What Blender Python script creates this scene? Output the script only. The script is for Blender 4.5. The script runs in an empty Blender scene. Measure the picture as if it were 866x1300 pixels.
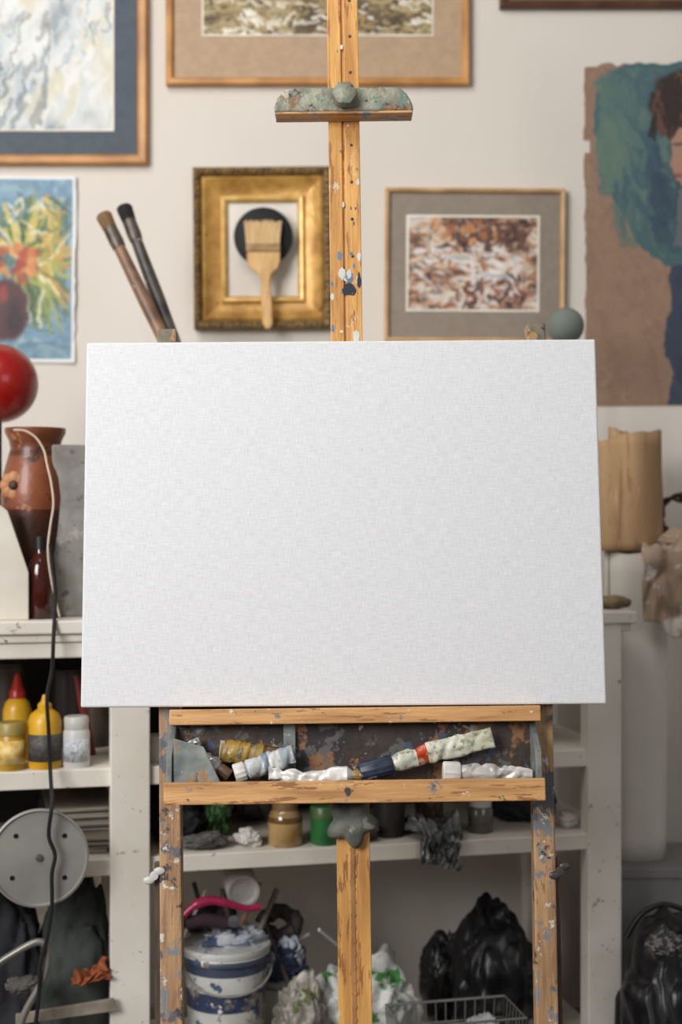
import bpy, bmesh, math, random
import numpy as np
from mathutils import Matrix, Vector, Euler, noise as mn
F=1805.0; H=1.1
WY=2.95
D2R=math.radians
scene=bpy.context.scene
def P(px,py,d): return Vector(((px-433)/F*d,d,H-(py-650)/F*d))
def lin(c):
    return tuple(((v/255)/12.92 if v/255<=0.04045 else ((v/255+0.055)/1.055)**2.4) for v in c[:3])+(1.0,)
# ---------------------------------------------------------------- materials
MC={}
def mat(name,c1,c2=None,scale=8,stretch=(1,1,1),rough=.6,metal=0,bump=0,bscale=60,stains=(),trans=0,lo=.35,hi=.65,bands=None,detail=6,coat=0,alpha=1):
    if name in MC: return MC[name]
    m=bpy.data.materials.new(name); m.use_nodes=True; nt=m.node_tree; N=nt.nodes; L=nt.links
    b=N['Principled BSDF']; b.inputs['Roughness'].default_value=rough; b.inputs['Metallic'].default_value=metal
    if trans: b.inputs['Transmission Weight'].default_value=trans
    if coat: b.inputs['Coat Weight'].default_value=coat
    if alpha<1: b.inputs['Alpha'].default_value=alpha
    tc=N.new('ShaderNodeTexCoord'); mp=N.new('ShaderNodeMapping'); mp.inputs['Scale'].default_value=stretch
    L.new(tc.outputs['Object'],mp.inputs['Vector'])
    c2=c2 or tuple(v*.88 for v in c1)
    n=N.new('ShaderNodeTexNoise'); n.inputs['Scale'].default_value=scale; n.inputs['Detail'].default_value=detail
    L.new(mp.outputs[0],n.inputs['Vector'])
    r=N.new('ShaderNodeValToRGB'); r.color_ramp.elements[0].position=lo; r.color_ramp.elements[1].position=hi
    r.color_ramp.elements[0].color=lin(c1); r.color_ramp.elements[1].color=lin(c2)
    L.new(n.outputs['Fac'],r.inputs[0]); col=r.outputs[0]
    if bands:
        ax,lo_,hi_,stops=bands
        sx=N.new('ShaderNodeSeparateXYZ'); L.new(tc.outputs['Object'],sx.inputs[0])
        mr=N.new('ShaderNodeMapRange'); mr.inputs[1].default_value=lo_; mr.inputs[2].default_value=hi_
        L.new(sx.outputs[ax],mr.inputs[0])
        br=N.new('ShaderNodeValToRGB'); br.color_ramp.interpolation='CONSTANT'
        els=br.color_ramp.elements
        els[0].position=stops[0][0]; els[0].color=lin(stops[0][1])
        els[1].position=stops[1][0]; els[1].color=lin(stops[1][1])
        for p,c in stops[2:]:
            e=els.new(p); e.color=lin(c)
        L.new(mr.outputs[0],br.inputs[0])
        mx=N.new('ShaderNodeMix'); mx.data_type='RGBA'; mx.blend_type='MULTIPLY'; mx.inputs[0].default_value=1
        L.new(col,mx.inputs[6]); L.new(br.outputs[0],mx.inputs[7]); col=mx.outputs[2]
    for i,st in enumerate(stains):
        sc,th,c=st[:3]; sv=st[3] if len(st)>3 else (1,1,1)
        mp2=N.new('ShaderNodeMapping'); mp2.inputs['Location'].default_value=(3.1*i+1.7,5.3*i+.4,1.9*i+2); mp2.inputs['Scale'].default_value=sv
        L.new(tc.outputs['Object'],mp2.inputs['Vector'])
        s=N.new('ShaderNodeTexNoise'); s.inputs['Scale'].default_value=sc; s.inputs['Detail'].default_value=5
        s.inputs['Roughness'].default_value=.65
        L.new(mp2.outputs[0],s.inputs['Vector'])
        rr=N.new('ShaderNodeValToRGB'); rr.color_ramp.elements[0].position=th; rr.color_ramp.elements[1].position=min(th+.035,1)
        L.new(s.outputs['Fac'],rr.inputs[0])
        mx=N.new('ShaderNodeMix'); mx.data_type='RGBA'; mx.inputs[7].default_value=lin(c)
        L.new(rr.outputs[0],mx.inputs[0]); L.new(col,mx.inputs[6]); col=mx.outputs[2]
    L.new(col,b.inputs['Base Color'])
    if bump:
        bn=N.new('ShaderNodeTexNoise'); bn.inputs['Scale'].default_value=bscale; bn.inputs['Detail'].default_value=5
        L.new(mp.outputs[0],bn.inputs['Vector'])
        bp=N.new('ShaderNodeBump'); bp.inputs['Strength'].default_value=bump; bp.inputs['Distance'].default_value=.004
        L.new(bn.outputs['Fac'],bp.inputs['Height']); L.new(bp.outputs[0],b.inputs['Normal'])
    MC[name]=m; return m
def vcol_mat():
    if 'pv' in MC: return MC['pv']
    m=bpy.data.materials.new('painted_surface'); m.use_nodes=True; nt=m.node_tree
    b=nt.nodes['Principled BSDF']; b.inputs['Roughness'].default_value=.6
    a=nt.nodes.new('ShaderNodeVertexColor'); a.layer_name='Col'
    n=nt.nodes.new('ShaderNodeTexNoise'); n.inputs['Scale'].default_value=90
    bp=nt.nodes.new('ShaderNodeBump'); bp.inputs['Strength'].default_value=.25; bp.inputs['Distance'].default_value=.003
    tc=nt.nodes.new('ShaderNodeTexCoord'); nt.links.new(tc.outputs['Object'],n.inputs['Vector'])
    nt.links.new(n.outputs['Fac'],bp.inputs['Height']); nt.links.new(bp.outputs[0],b.inputs['Normal'])
    nt.links.new(a.outputs['Color'],b.inputs['Base Color']); MC['pv']=m; return m
# ---------------------------------------------------------------- objects
def setup(o,parent,label,cat,group,kind,M):
    scene.collection.objects.link(o)
    if parent: o.parent=parent
    if M is not None:
        if parent: o.matrix_local=M
        else: o.matrix_world=M
    if label: o['label']=label
    if cat: o['category']=cat
    if group: o['group']=group
    if kind: o['kind']=kind
    return o
def thing(name,label,cat,loc=(0,0,0),rot=(0,0,0),M=None,group=None):
    o=bpy.data.objects.new(name,None); o.empty_display_size=.05
    if M is None: M=Matrix.Translation(Vector(loc))@Euler(rot).to_matrix().to_4x4()
    return setup(o,None,label,cat,group,None,M)
def sub_empty(name,parent,M=None):
    o=bpy.data.objects.new(name,None); o.empty_display_size=.03
    return setup(o,parent,None,None,None,None,M)
class MB:
    def __init__(s): s.bm=bmesh.new()
    def box(s,x0,x1,y0,y1,z0,z1,M=None):
        r=bmesh.ops.create_cube(s.bm,size=1)
        T=Matrix.Translation(((x0+x1)/2,(y0+y1)/2,(z0+z1)/2))@Matrix.Diagonal((abs(x1-x0),abs(y1-y0),abs(z1-z0),1))
        if M is not None: T=M@T
        bmesh.ops.transform(s.bm,matrix=T,verts=r['verts']); return s
    def hexa(s,pts):
        v=[s.bm.verts.new(p) for p in pts]
        for f in ((0,1,2,3),(7,6,5,4),(0,4,5,1),(1,5,6,2),(2,6,7,3),(3,7,4,0)): s.bm.faces.new([v[i] for i in f])
        return s
    def lathe(s,prof,seg=40,M=None,lob=None):
        rings=[]
        for r,z in prof:
            ring=[]
            for i in range(seg):
                a=2*math.pi*i/seg; rr=r*(lob(a) if lob else 1)
                v=Vector((rr*math.cos(a),rr*math.sin(a),z))
                if M is not None: v=M@v
                ring.append(s.bm.verts.new(v))
            rings.append(ring)
        for a,b in zip(rings,rings[1:]):
            for i in range(seg):
                j=(i+1)%seg; s.bm.faces.new((a[i],a[j],b[j],b[i]))
        if prof[0][0]>1e-6: s.bm.faces.new(rings[0][::-1])
        if prof[-1][0]>1e-6: s.bm.faces.new(rings[-1])
        return s
    def sweep(s,path,r,seg=8,closed=False):
        pts=[Vector(p) for p in path]; n=len(pts); rings=[]
        rs=r if isinstance(r,(list,tuple)) else [r]*n
        prev=None
        for i,p in enumerate(pts):
            a=pts[(i-1)%n] if (i>0 or closed) else p; b=pts[(i+1)%n] if (i<n-1 or closed) else p
            t=(b-a).normalized()
            if prev is None:
                u=t.orthogonal().normalized()
            else:
                u=(prev-t*prev.dot(t)).normalized()
            prev=u; v=t.cross(u)
            rings.append([s.bm.verts.new(p+(u*math.cos(2*math.pi*k/seg)+v*math.sin(2*math.pi*k/seg))*rs[i]) for k in range(seg)])
        R=list(zip(rings,rings[1:]))+([(rings[-1],rings[0])] if closed else [])
        for a,b in R:
            for k in range(seg):
                j=(k+1)%seg; s.bm.faces.new((a[k],a[j],b[j],b[k]))
        if not closed:
            s.bm.faces.new(rings[0][::-1]); s.bm.faces.new(rings[-1])
        return s
    def poly(s,pts,y0,y1):   # pts in x,z extruded along y
        a=[s.bm.verts.new((x,y0,z)) for x,z in pts]; b=[s.bm.verts.new((x,y1,z)) for x,z in pts]
        n=len(pts); s.bm.faces.new(a); s.bm.faces.new(b[::-1])
        for i in range(n):
            j=(i+1)%n; s.bm.faces.new((a[j],a[i],b[i],b[j]))
        return s
    def ring(s,w,h,prof,cx=0,cz=0):   # prof: (inset, y)
        loops=[]
        for ins,y in prof:
            x=w/2-ins; z=h/2-ins
            loops.append([s.bm.verts.new((cx+a*x,y,cz+b*z)) for a,b in((-1,-1),(1,-1),(1,1),(-1,1))])
        n=len(loops)
        for k in range(n):
            a=loops[k]; b=loops[(k+1)%n]
            for i in range(4):
                j=(i+1)%4; s.bm.faces.new((a[i],a[j],b[j],b[i]))
        return s
    def ico(s,c,r,sub=3,sc=(1,1,1),fn=None):
        res=bmesh.ops.create_icosphere(s.bm,subdivisions=sub,radius=1)
        for v in res['verts']:
            p=v.co.copy()
            k=fn(p) if fn else 1
            v.co=Vector(c)+Vector((p.x*sc[0],p.y*sc[1],p.z*sc[2]))*r*k
        return s
    def fin(s,name,m,parent=None,label=None,cat=None,group=None,kind=None,M=None,smooth=False,bevel=0,solid=0,angle=40,dbl=False):
        if dbl: bmesh.ops.remove_doubles(s.bm,verts=s.bm.verts,dist=1e-5)
        bmesh.ops.recalc_face_normals(s.bm,faces=s.bm.faces)
        me=bpy.data.meshes.new(name); s.bm.to_mesh(me); s.bm.free()
        me.materials.append(m)
        if smooth:
            me.polygons.foreach_set('use_smooth',[True]*len(me.polygons)); me.set_sharp_from_angle(angle=D2R(angle))
        o=bpy.data.objects.new(name,me); setup(o,parent,label,cat,group,kind,M)
        if solid:
            md=o.modifiers.new('solid','SOLIDIFY'); md.thickness=solid
        if bevel:
            md=o.modifiers.new('bevel','BEVEL'); md.width=bevel; md.segments=2; md.limit_method='ANGLE'
        return o
# ---------------------------------------------------------------- painter
def vnoise(h,w,cx,cy,seed):
    rs=np.random.RandomState(seed); gy=int(h/cy)+3; gx=int(w/cx)+3
    g=rs.rand(gy,gx); y=np.arange(h)/cy; x=np.arange(w)/cx
    yi=y.astype(int); xi=x.astype(int); fy=(y-yi)[:,None]; fx=(x-xi)[None,:]
    fy=fy*fy*(3-2*fy); fx=fx*fx*(3-2*fx)
    A=g[np.ix_(yi,xi)];B=g[np.ix_(yi,xi+1)];C=g[np.ix_(yi+1,xi)];Dd=g[np.ix_(yi+1,xi+1)]
    return (A*(1-fx)+B*fx)*(1-fy)+(C*(1-fx)+Dd*fx)*fy
def fbm(h,w,cx,cy,seed,o=4):
    r=0;a=.5;t=0
    for i in range(o):
        r=r+a*vnoise(h,w,max(cx,1),max(cy,1),seed+i*17); t+=a; a*=.55; cx/=2; cy/=2
    return r/t
class Pic:
    def __init__(s,W,Hh,base,seed=1,warp=5):
        s.W=W;s.H=Hh; s.a=np.ones((Hh,W,3))*np.array(base,float)
        yy,xx=np.mgrid[0:Hh,0:W].astype(float); s.seed=seed
        s.x=xx+(fbm(Hh,W,14,14,seed+5)-.5)*2*warp; s.y=yy+(fbm(Hh,W,14,14,seed+9)-.5)*2*warp
        s.rs=np.random.RandomState(seed)
        s.a+= ((fbm(Hh,W,5,5,seed+3)-.5)*30)[:,:,None]
    def bl(s,m,c):
        m=np.clip(m,0,1)[:,:,None]; s.a=s.a*(1-m)+np.array(c,float)*m
    def ramp(s,n,stops):
        xs=[p for p,_ in stops]
        s.a=np.stack([np.interp(n,xs,[c[k] for _,c in stops]) for k in range(3)],-1)
    def ell(s,cx,cy,rx,ry,ang,c,soft=.15,op=1):
        a=D2R(ang); dx=s.x-cx; dy=s.y-cy; u=dx*math.cos(a)+dy*math.sin(a); v=-dx*math.sin(a)+dy*math.cos(a)
        d=np.sqrt((u/rx)**2+(v/ry)**2); s.bl(np.clip((1-d)/soft,0,1)*op,c)
    def st(s,x0,y0,x1,y1,w,c,op=1,taper=.6):
        dx=x1-x0;dy=y1-y0;l=dx*dx+dy*dy+1e-6
        t=np.clip(((s.x-x0)*dx+(s.y-y0)*dy)/l,0,1)
        d=np.hypot(s.x-x0-t*dx,s.y-y0-t*dy); ww=w*(1-taper*t)
        s.bl(np.clip(ww-d+.5,0,1)*op,c)
    def poly(s,pts,c,op=1):
        m=np.zeros((s.H,s.W),bool); n=len(pts)
        for i in range(n):
            x0,y0=pts[i];x1,y1=pts[(i+1)%n]
            if y0==y1: continue
            cond=((y0>s.y)!=(y1>s.y))&(s.x<(x1-x0)*(s.y-y0)/(y1-y0)+x0); m^=cond
        s.bl(m.astype(float)*op,c)
    def soften(s,desat=.2,mid=150,con=1.0,blur=1):
        for _ in range(blur):
            q=np.pad(s.a,((1,1),(1,1),(0,0)),mode='edge')
            s.a=(q[:-2,1:-1]+q[2:,1:-1]+q[1:-1,:-2]+q[1:-1,2:]+2*s.a)/6
        g=s.a.mean(2,keepdims=True); s.a=s.a*(1-desat)+g*desat; s.a=mid+(s.a-mid)*con
    def daubs(s,n,pal,l=8,w=3,box=None,ang=None,op=.8):
        b=box or (0,0,s.W,s.H)
        for i in range(n):
            x=s.rs.uniform(b[0],b[2]);y=s.rs.uniform(b[1],b[3]); a=s.rs.uniform(0,6.28) if ang is None else D2R(ang+s.rs.uniform(-25,25))
            ll=l*s.rs.uniform(.4,1.3); s.st(x,y,x+ll*math.cos(a),y+ll*math.sin(a),w*s.rs.uniform(.4,1.2),pal[s.rs.randint(len(pal))],op,.3)
    def mesh(s,name,w,h,parent,M=None,mask=None,solid=0,label=None,cat=None,curl=None):
        A=np.clip(s.a/255,0,1); A=np.where(A<=.04045,A/12.92,((A+.055)/1.055)**2.4)
        hh,ww=s.H,s.W
        yy,xx=np.mgrid[0:hh,0:ww]
        co=np.zeros((hh*ww,3)); co[:,0]=(xx.ravel()/(ww-1)-.5)*w; co[:,2]=(.5-yy.ravel()/(hh-1))*h
        if curl: co[:,1]=-curl*np.abs(np.sin(yy.ravel()/(hh-1)*5+xx.ravel()/(ww-1)*2))*(np.abs(co[:,0])/(w/2))**2
        idx=(yy[:-1,:-1]*ww+xx[:-1,:-1]).ravel()
        if mask is not None: idx=idx[mask[:-1,:-1].ravel()]
        fc=np.stack([idx,idx+ww,idx+ww+1,idx+1],1)
        me=bpy.data.meshes.new(name); me.from_pydata(co.tolist(),[],fc.tolist())
        ca=me.color_attributes.new('Col','FLOAT_COLOR','POINT')
        ca.data.foreach_set('color',np.concatenate([A.reshape(-1,3),np.ones((hh*ww,1))],1).astype(np.float32).ravel())
        if mask is not None:
            bm=bmesh.new(); bm.from_mesh(me); bmesh.ops.delete(bm,geom=[v for v in bm.verts if not v.link_faces],context='VERTS'); bm.to_mesh(me); bm.free()
        me.materials.append(vcol_mat())
        o=bpy.data.objects.new(name,me); setup(o,parent,label,cat,None,None,M)
        if solid:
            md=o.modifiers.new('s','SOLIDIFY'); md.thickness=solid
        return o
T=Matrix.Translation
# ================================================================= ROOM
m_wall=mat('wall_plaster',(218,210,200),(209,201,191),scale=1.3,rough=.85,bump=.15,bscale=40,stains=[(5,.74,(198,190,180))])
MB().box(-3,3,WY,WY+.1,0,2.8).fin('wall_back',m_wall,kind='structure')
MB().box(-3.1,-3,-2,WY+.1,0,2.8).fin('wall_left',m_wall,kind='structure')
m_fl=mat('floor_boards',(80,62,48),(56,44,36),scale=3,stretch=(1,12,1),rough=.5)
MB().box(-3.1,3,-2,WY+.1,-.1,0).fin('floor',m_fl,kind='structure')
MB().box(-3,3,WY-.015,WY,0,.08).fin('baseboard_back',mat('baseboard',(190,184,174)),kind='structure',bevel=.003)

# ================================================================= FRAMED PICTURES
m_wood_fr=mat('frame_wood',(200,144,80),(164,110,56),scale=14,rough=.4,bump=.1)
m_wood_pl=mat('frame_wood_pale',(206,168,120),(170,128,84),scale=14,rough=.4,bump=.1)
m_wood_dk=mat('frame_wood_dark',(92,58,38),(66,40,26),scale=14,rough=.35)
m_line=mat('mat_bevel',(238,230,214))
WD=WY-.022
K=WD/F
def framed(box,fw,fm,mm,pbox,pic,label,line=2,depth=.02,rot=0):
    x0,y0,x1,y1=box; w=(x1-x0)*K; h=(y1-y0)*K
    c=P((x0+x1)/2,(y0+y1)/2,WD); c.y=WY-.001
    t=thing('framed_painting',label,'painting',loc=c,rot=(0,D2R(rot),0))
    f=fw*K; d=-depth
    prof=[(0,0),(0,d*.8),(f*.2,d),(f*.75,d*.95),(f,d*.7),(f,0)]
    MB().ring(w,h,prof).fin('frame',fm,t,bevel=.0008)
    MB().box(-w/2+f*.9,w/2-f*.9,d*.5,-.001,-h/2+f*.9,h/2-f*.9).fin('mat_board',mm,t)
    a0,b0,a1,b1=pbox; pw=(a1-a0)*K; ph=(b1-b0)*K
    cx=((a0+a1)/2-(x0+x1)/2)*K; cz=-((b0+b1)/2-(y0+y1)/2)*K
    l=line*K
    MB().ring(pw+2*l,ph+2*l,[(0,d*.5+.0005),(0,d*.5-.0015),(l,d*.5-.0015),(l,d*.5+.0005)],cx,cz).fin('mat_opening_edge',m_line,t)
    pic.mesh('picture',pw,ph,t,T((cx,d*.5-.0008,cz)))
    return t
# abstract pale painting
p=Pic(200,220,(200,200,200),3,10)
p.ramp(fbm(220,200,40,80,4,5),[(0,(96,110,118)),(.33,(140,152,158)),(.45,(196,198,196)),(.6,(216,217,214)),(.75,(210,202,178)),(1,(232,232,228))])
p.daubs(70,[(222,222,218),(176,184,190),(206,198,170),(230,228,222),(196,204,206)],50,6,ang=112,op=.6)
p.daubs(22,[(104,116,122),(120,132,140),(140,140,130)],44,4,box=(30,60,110,200),ang=112,op=.6)
p.daubs(16,[(110,134,176),(90,120,130),(140,160,186)],26,2,box=(110,0,200,120),ang=95,op=.6)
p.soften(.15,180,1.0,1)
framed((-80,-90,187,208),13,m_wood_fr,mat('mat_slate',(64,75,86),(56,66,77),scale=60),(-36,-50,142,163),p,'pale abstract painting with slate-blue mat in a thin wooden frame')
# earthy landscape
p=Pic(292,180,(150,130,100),11,6)
p.ramp(fbm(180,292,26,18,12,5),[(0,(40,32,24)),(.35,(92,74,50)),(.46,(150,128,88)),(.56,(176,158,120)),(.66,(120,110,70)),(.8,(222,214,196)),(1,(240,236,226))])
p.daubs(300,[(60,46,30),(228,220,204),(164,140,92),(110,104,64),(90,64,40),(200,186,150),(240,234,222)],12,2.4)
p.daubs(110,[(236,232,222),(214,206,190),(160,140,96),(70,56,38)],12,2.4,box=(20,130,290,180),ang=10)
framed((210,-170,597,107),10,m_wood_fr,mat('mat_tan',(178,150,120),(168,140,112),scale=60),(258,-130,549,42),p,'earth-toned landscape with tan mat in a wooden frame')
p=Pic(60,40,(90,80,70),5)
framed((635,-160,960,9),10,m_wood_dk,mat('mat_brown',(120,100,84),scale=60),(680,-120,910,-35),p,'picture in a thin dark brown frame')
# soft multicoloured watercolour
p=Pic(166,121,(170,150,130),21,4)
p.ramp(fbm(121,166,34,18,25,5),[(0,(70,46,40)),(.34,(110,76,60)),(.44,(166,126,96)),(.52,(200,174,150)),(.62,(216,206,196)),(.74,(170,166,166)),(1,(226,220,214))])
pal=[(60,38,34),(150,86,58),(226,220,212),(206,162,120),(110,100,102),(176,108,62),(214,206,200),(186,130,120),(140,150,160),(228,206,170)]
p.daubs(420,pal,8,2.0,op=.65)
p.daubs(70,[(50,32,32),(84,50,42),(100,62,48)],14,3.4,box=(50,4,150,44),op=.75)
p.daubs(40,[(190,120,70),(214,150,90),(160,90,56)],9,2.4,box=(30,0,110,34),op=.7)
p.daubs(40,[(232,228,222),(214,210,208)],13,2.6,box=(4,40,120,80),ang=8,op=.7)
p.daubs(60,[(110,50,34),(60,38,34),(150,90,64)],11,2.6,box=(50,80,166,118),op=.75)
p.soften(.08,140,1.0,1)
framed((489,238,718,434),6,m_wood_pl,mat('mat_taupe',(142,129,116),(134,121,108),scale=60),(519,275,683,392),p,'brown and white watercolour with taupe mat in pale frame',line=3,rot=.4)
# ---- gilded frame, black disc, brush
m_gold=mat('gilded_wood',(208,162,86),(166,120,56),scale=26,rough=.38,metal=.25,bump=.3,bscale=120,stains=[(30,.66,(112,80,42))])
m_goldl=mat('gilded_lip',(226,190,116),(196,150,78),scale=40,rough=.35,metal=.3,bump=.2)
m_goldd=mat('gilded_wood_dark',(140,112,66),(84,64,38),scale=60,rough=.5,metal=.25,bump=.6,bscale=200)
x0,y0,x1,y1=246,213,421,418
c=P((x0+x1)/2,(y0+y1)/2,WD); c.y=WY-.001
t=thing('gilded_frame','wide gilded frame with carved edge around a pale board','picture frame',loc=c,rot=(0,D2R(-.5),0))
w=(x1-x0)*K;h=(y1-y0)*K
om=MB().ring(w,h,[(0,0),(0,-.03),(.005,-.036),(.014,-.032),(.018,-.024),(.018,0)]).fin('outer_moulding',m_goldd,t,bevel=.001)
b=MB()
n=26
for sx in (-1,1):
    for i in range(n):
        z=-h/2+.008+(h-.016)*i/(n-1); b.ico((sx*(w/2-.009),-.034,z),.0042,1)
for sz in (-1,1):
    for i in range(1,22):
        x=-w/2+.008+(w-.016)*i/22; b.ico((x,-.034,sz*(h/2-.009)),.0042,1)
b.fin('carved_beading',m_goldd,om,smooth=True)
MB().ring(w-.034,h-.034,[(0,0),(0,-.023),(.006,-.026),(.014,-.021),(.036,-.012),(.040,-.012),(.040,0)]).fin('inner_moulding',m_gold,t,smooth=True,angle=30)
MB().ring(w-.112,h-.112,[(0,0),(0,-.017),(.003,-.020),(.009,-.019),(.014,-.012),(.014,0)]).fin('inner_lip',m_goldl,t,bevel=.0008)
MB().box(-w/2+.06,w/2-.06,-.008,-.001,-h/2+.06,h/2-.06).fin('backing_board',mat('backing_pale',(228,222,212),(214,206,194),scale=10),t)
c=P(335,303,WD); c.y=WY-.040
MB().lathe([(0,-.004),(.058,-.004),(.0605,-.002),(.0605,.002),(.058,.004),(.02,.004),(.018,.006),(0,.006)],56,M=Matrix.Rotation(D2R(90),4,'X')).fin('black_disc',mat('black_vinyl',(9,9,12),(13,13,17),rough=.7),label='round black disc hung on the gilded frame',cat='disc',M=T(c),smooth=True,dbl=True)
def pt(px,py,rx=335,ry=350): return ((px-rx)*K,-(py-ry)*K)
br=thing('flat_paintbrush','wide flat pale-bristled paintbrush hung on the gilded frame','paintbrush',loc=P(335,350,WD)+Vector((0,-.032,0)))
b=MB()
rs=random.Random(3)
for i in range(40):
    u=-.5+(i+.5)/40; 
    for j in range(3):
        x0_=pt(335+u*40,320)[0]; x1_=pt(335+u*47,286)[0]
        zt=pt(0,285+rs.uniform(-2,3)+3*abs(u))[1]; y=-.006+j*.004
        b.hexa([(x0_-.0011,y-.002,pt(0,322)[1]),(x0_+.0011,y-.002,pt(0,322)[1]),(x0_+.0011,y+.002,pt(0,322)[1]),(x0_-.0011,y+.002,pt(0,322)[1]),
                (x1_-.0011,y-.001,zt),(x1_+.0011,y-.001,zt),(x1_+.0011,y+.001,zt),(x1_-.0011,y+.001,zt)])
b.fin('bristles',mat('bristle_tan',(214,182,134),(188,152,104),scale=60,stretch=(6,1,.5),rough=.8),br)
MB().poly([pt(314,324),pt(357,324),pt(357,314),pt(314,314)],-.011,.006).fin('ferrule',mat('ferrule_brass',(170,138,92),(130,100,64),scale=40,rough=.4,metal=.3),br,bevel=.002)
hp=[(315,323),(315,336),(319,345),(329,352),(333,362),(332,380),(335,400),(334,412),(338,420),(344,421),(348,414),(347,400),(346,380),(344,362),(346,352),(354,345),(357,336),(357,323)]
MB().poly([pt(*q) for q in hp],-.008,.003).fin('handle',mat('pale_wood',(220,178,118),(190,146,90),scale=20,stretch=(4,1,1),rough=.45),br,bevel=.003,smooth=True)
hx,hz=pt(341,412)
MB().lathe([(0,0),(.0022,0),(.0022,.055),(0,.055)],10,M=T((hx,.051,hz))@Matrix.Rotation(D2R(90),4,'X')).fin('hanging_nail',mat('nail_dark',(70,60,50),rough=.4,metal=.6),br,dbl=True)
# ---- flower painting (unframed board)
p=Pic(101,240,(112,150,176),31,6)
p.daubs(90,[(126,164,188),(96,134,164),(156,186,196),(110,150,156)],20,5,op=.6)
G=[(84,110,60),(112,134,66),(152,162,70),(60,88,56),(176,178,84)]
Y=[(226,194,84),(232,214,130),(206,162,66),(236,228,176),(214,150,60)]
rr=random.Random(8)
for i in range(60): p.st(rr.uniform(0,90),rr.uniform(20,190),rr.uniform(0,95),rr.uniform(30,200),rr.uniform(2,5),rr.choice([(70,100,66),(60,86,70),(96,120,70)]),.45)
for i in range(110):
    a=D2R(rr.uniform(-150,120)); l=rr.uniform(30,95); cx,cy=34,110
    s0=rr.uniform(4,40); c=rr.choice(G+Y)
    p.st(cx+s0*math.cos(a),cy+s0*math.sin(a)*1.1,cx+l*math.cos(a)*.75,cy+l*math.sin(a)*1.0,rr.uniform(2.5,6),c,.75)
for i in range(30):
    p.st(rr.uniform(50,85),rr.uniform(20,130),rr.uniform(60,95),rr.uniform(30,150),rr.uniform(1.5,4),rr.choice(Y+G),.7)
for i in range(34): p.ell(rr.uniform(0,48),rr.uniform(88,134),rr.uniform(5,12),rr.uniform(4,9),rr.uniform(0,90),rr.choice([(200,88,44),(220,122,52),(176,60,40),(226,146,74),(150,50,38)]),.5,.8)
for i in range(20): p.ell(rr.uniform(10,70),rr.uniform(30,80),3,8,rr.uniform(0,180),rr.choice([(236,232,210),(226,200,120)]),.5,.7)
p.ell(14,172,30,44,0,(78,42,44),.2); p.ell(22,180,14,30,0,(50,32,40),.5); p.ell(6,150,10,14,0,(140,50,44),.5)
for i in range(12):
    p.st(38+rr.uniform(0,20),130,46+rr.uniform(0,40),150+rr.uniform(0,50),rr.uniform(2,4),rr.choice(Y+G),.75)
p.daubs(40,[(100,142,164),(84,124,150),(126,160,168)],26,4,box=(0,216,90,240),ang=10)
p.soften(.12,150,.9,1)
p.a[:, -6:,:]=222
p.a[:4,:,:]=222; p.a[-6:,:,:]=222
cc=P(45,341,WD); cc.y=WY-.0055
n1=vnoise(240,101,101,12,5)
yy,xx=np.mgrid[0:240,0:101]
fp=p.mesh('flower_painting',101*K,238*K,None,T(cc)@Matrix.Rotation(D2R(.6),4,'Y'),mask=(xx<99-n1*2)&(yy<238),solid=.0055,curl=.006,label='unframed painting of yellow flowers and foliage in a dark vase',cat='painting')
# ---- portrait on cardboard
p=Pic(190,442,(146,114,92),41,6)
p.daubs(160,[(149,117,95),(140,109,88),(153,121,98)],60,9,op=.4,ang=80)
tq=[(44,10),(18,40),(14,92),(30,130),(38,180),(58,204),(66,232),(84,248),(104,262),(190,270),(190,0),(100,-10)]
p.poly(tq,(66,98,102)); p.daubs(170,[(72,108,106),(58,90,102),(56,84,100),(82,114,106),(64,94,100),(98,120,106)],44,7,box=(40,16,150,196),ang=75,op=.5)
p.daubs(26,[(94,118,104),(80,110,102)],40,8,box=(22,20,50,130),ang=75,op=.7)
p.daubs(60,[(50,72,90),(46,66,84),(58,82,98)],40,7,box=(84,110,160,216),ang=75,op=.5)
p.poly([(112,262),(190,256),(190,442),(104,442),(114,400),(100,362),(108,320)],(52,62,82)); p.daubs(36,[(58,70,90),(44,52,70),(66,78,94)],34,5,box=(114,270,180,420),ang=95,op=.5)
p.ell(138,60,54,52,0,(50,34,30),.1); p.daubs(46,[(92,60,44),(62,42,34),(36,26,26),(110,76,54)],32,3,box=(90,14,166,80),ang=60,op=.7)
p.poly([(112,102),(122,88),(190,86),(190,190),(130,172),(118,150),(112,136),(115,122)],(168,126,104)); p.ell(122,108,10,2.6,-10,(60,38,34),.5); p.ell(121,148,8,3,0,(136,72,62),.5)
p.poly([(122,168),(190,176),(190,256),(116,240)],(96,104,104))
p.poly([(86,42),(128,22),(124,86),(112,104),(98,86)],(50,34,32))
p.daubs(12,[(100,66,48),(38,28,26)],28,2.4,box=(90,32,118,90),ang=80,op=.9)
p.soften(.08,105,1.0,1)
n1=vnoise(442,190,9,400,77); n2=vnoise(442,190,400,11,78)
yy,xx=np.mgrid[0:442,0:190]
mask=(yy>3+n1*7-xx*.03)&(xx>1+n2*3)&~((yy>100)&(yy<112+n1*8)&(xx<10))
cc=P(742+95,73+220,WD); cc.y=WY-.0035
p.mesh('cardboard_portrait',190*K,441*K,None,T(cc)@Matrix.Rotation(D2R(-.5),4,'Y'),mask=mask,solid=.0035,label='portrait of a dark-haired person in blue on torn brown cardboard',cat='painting')

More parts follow.
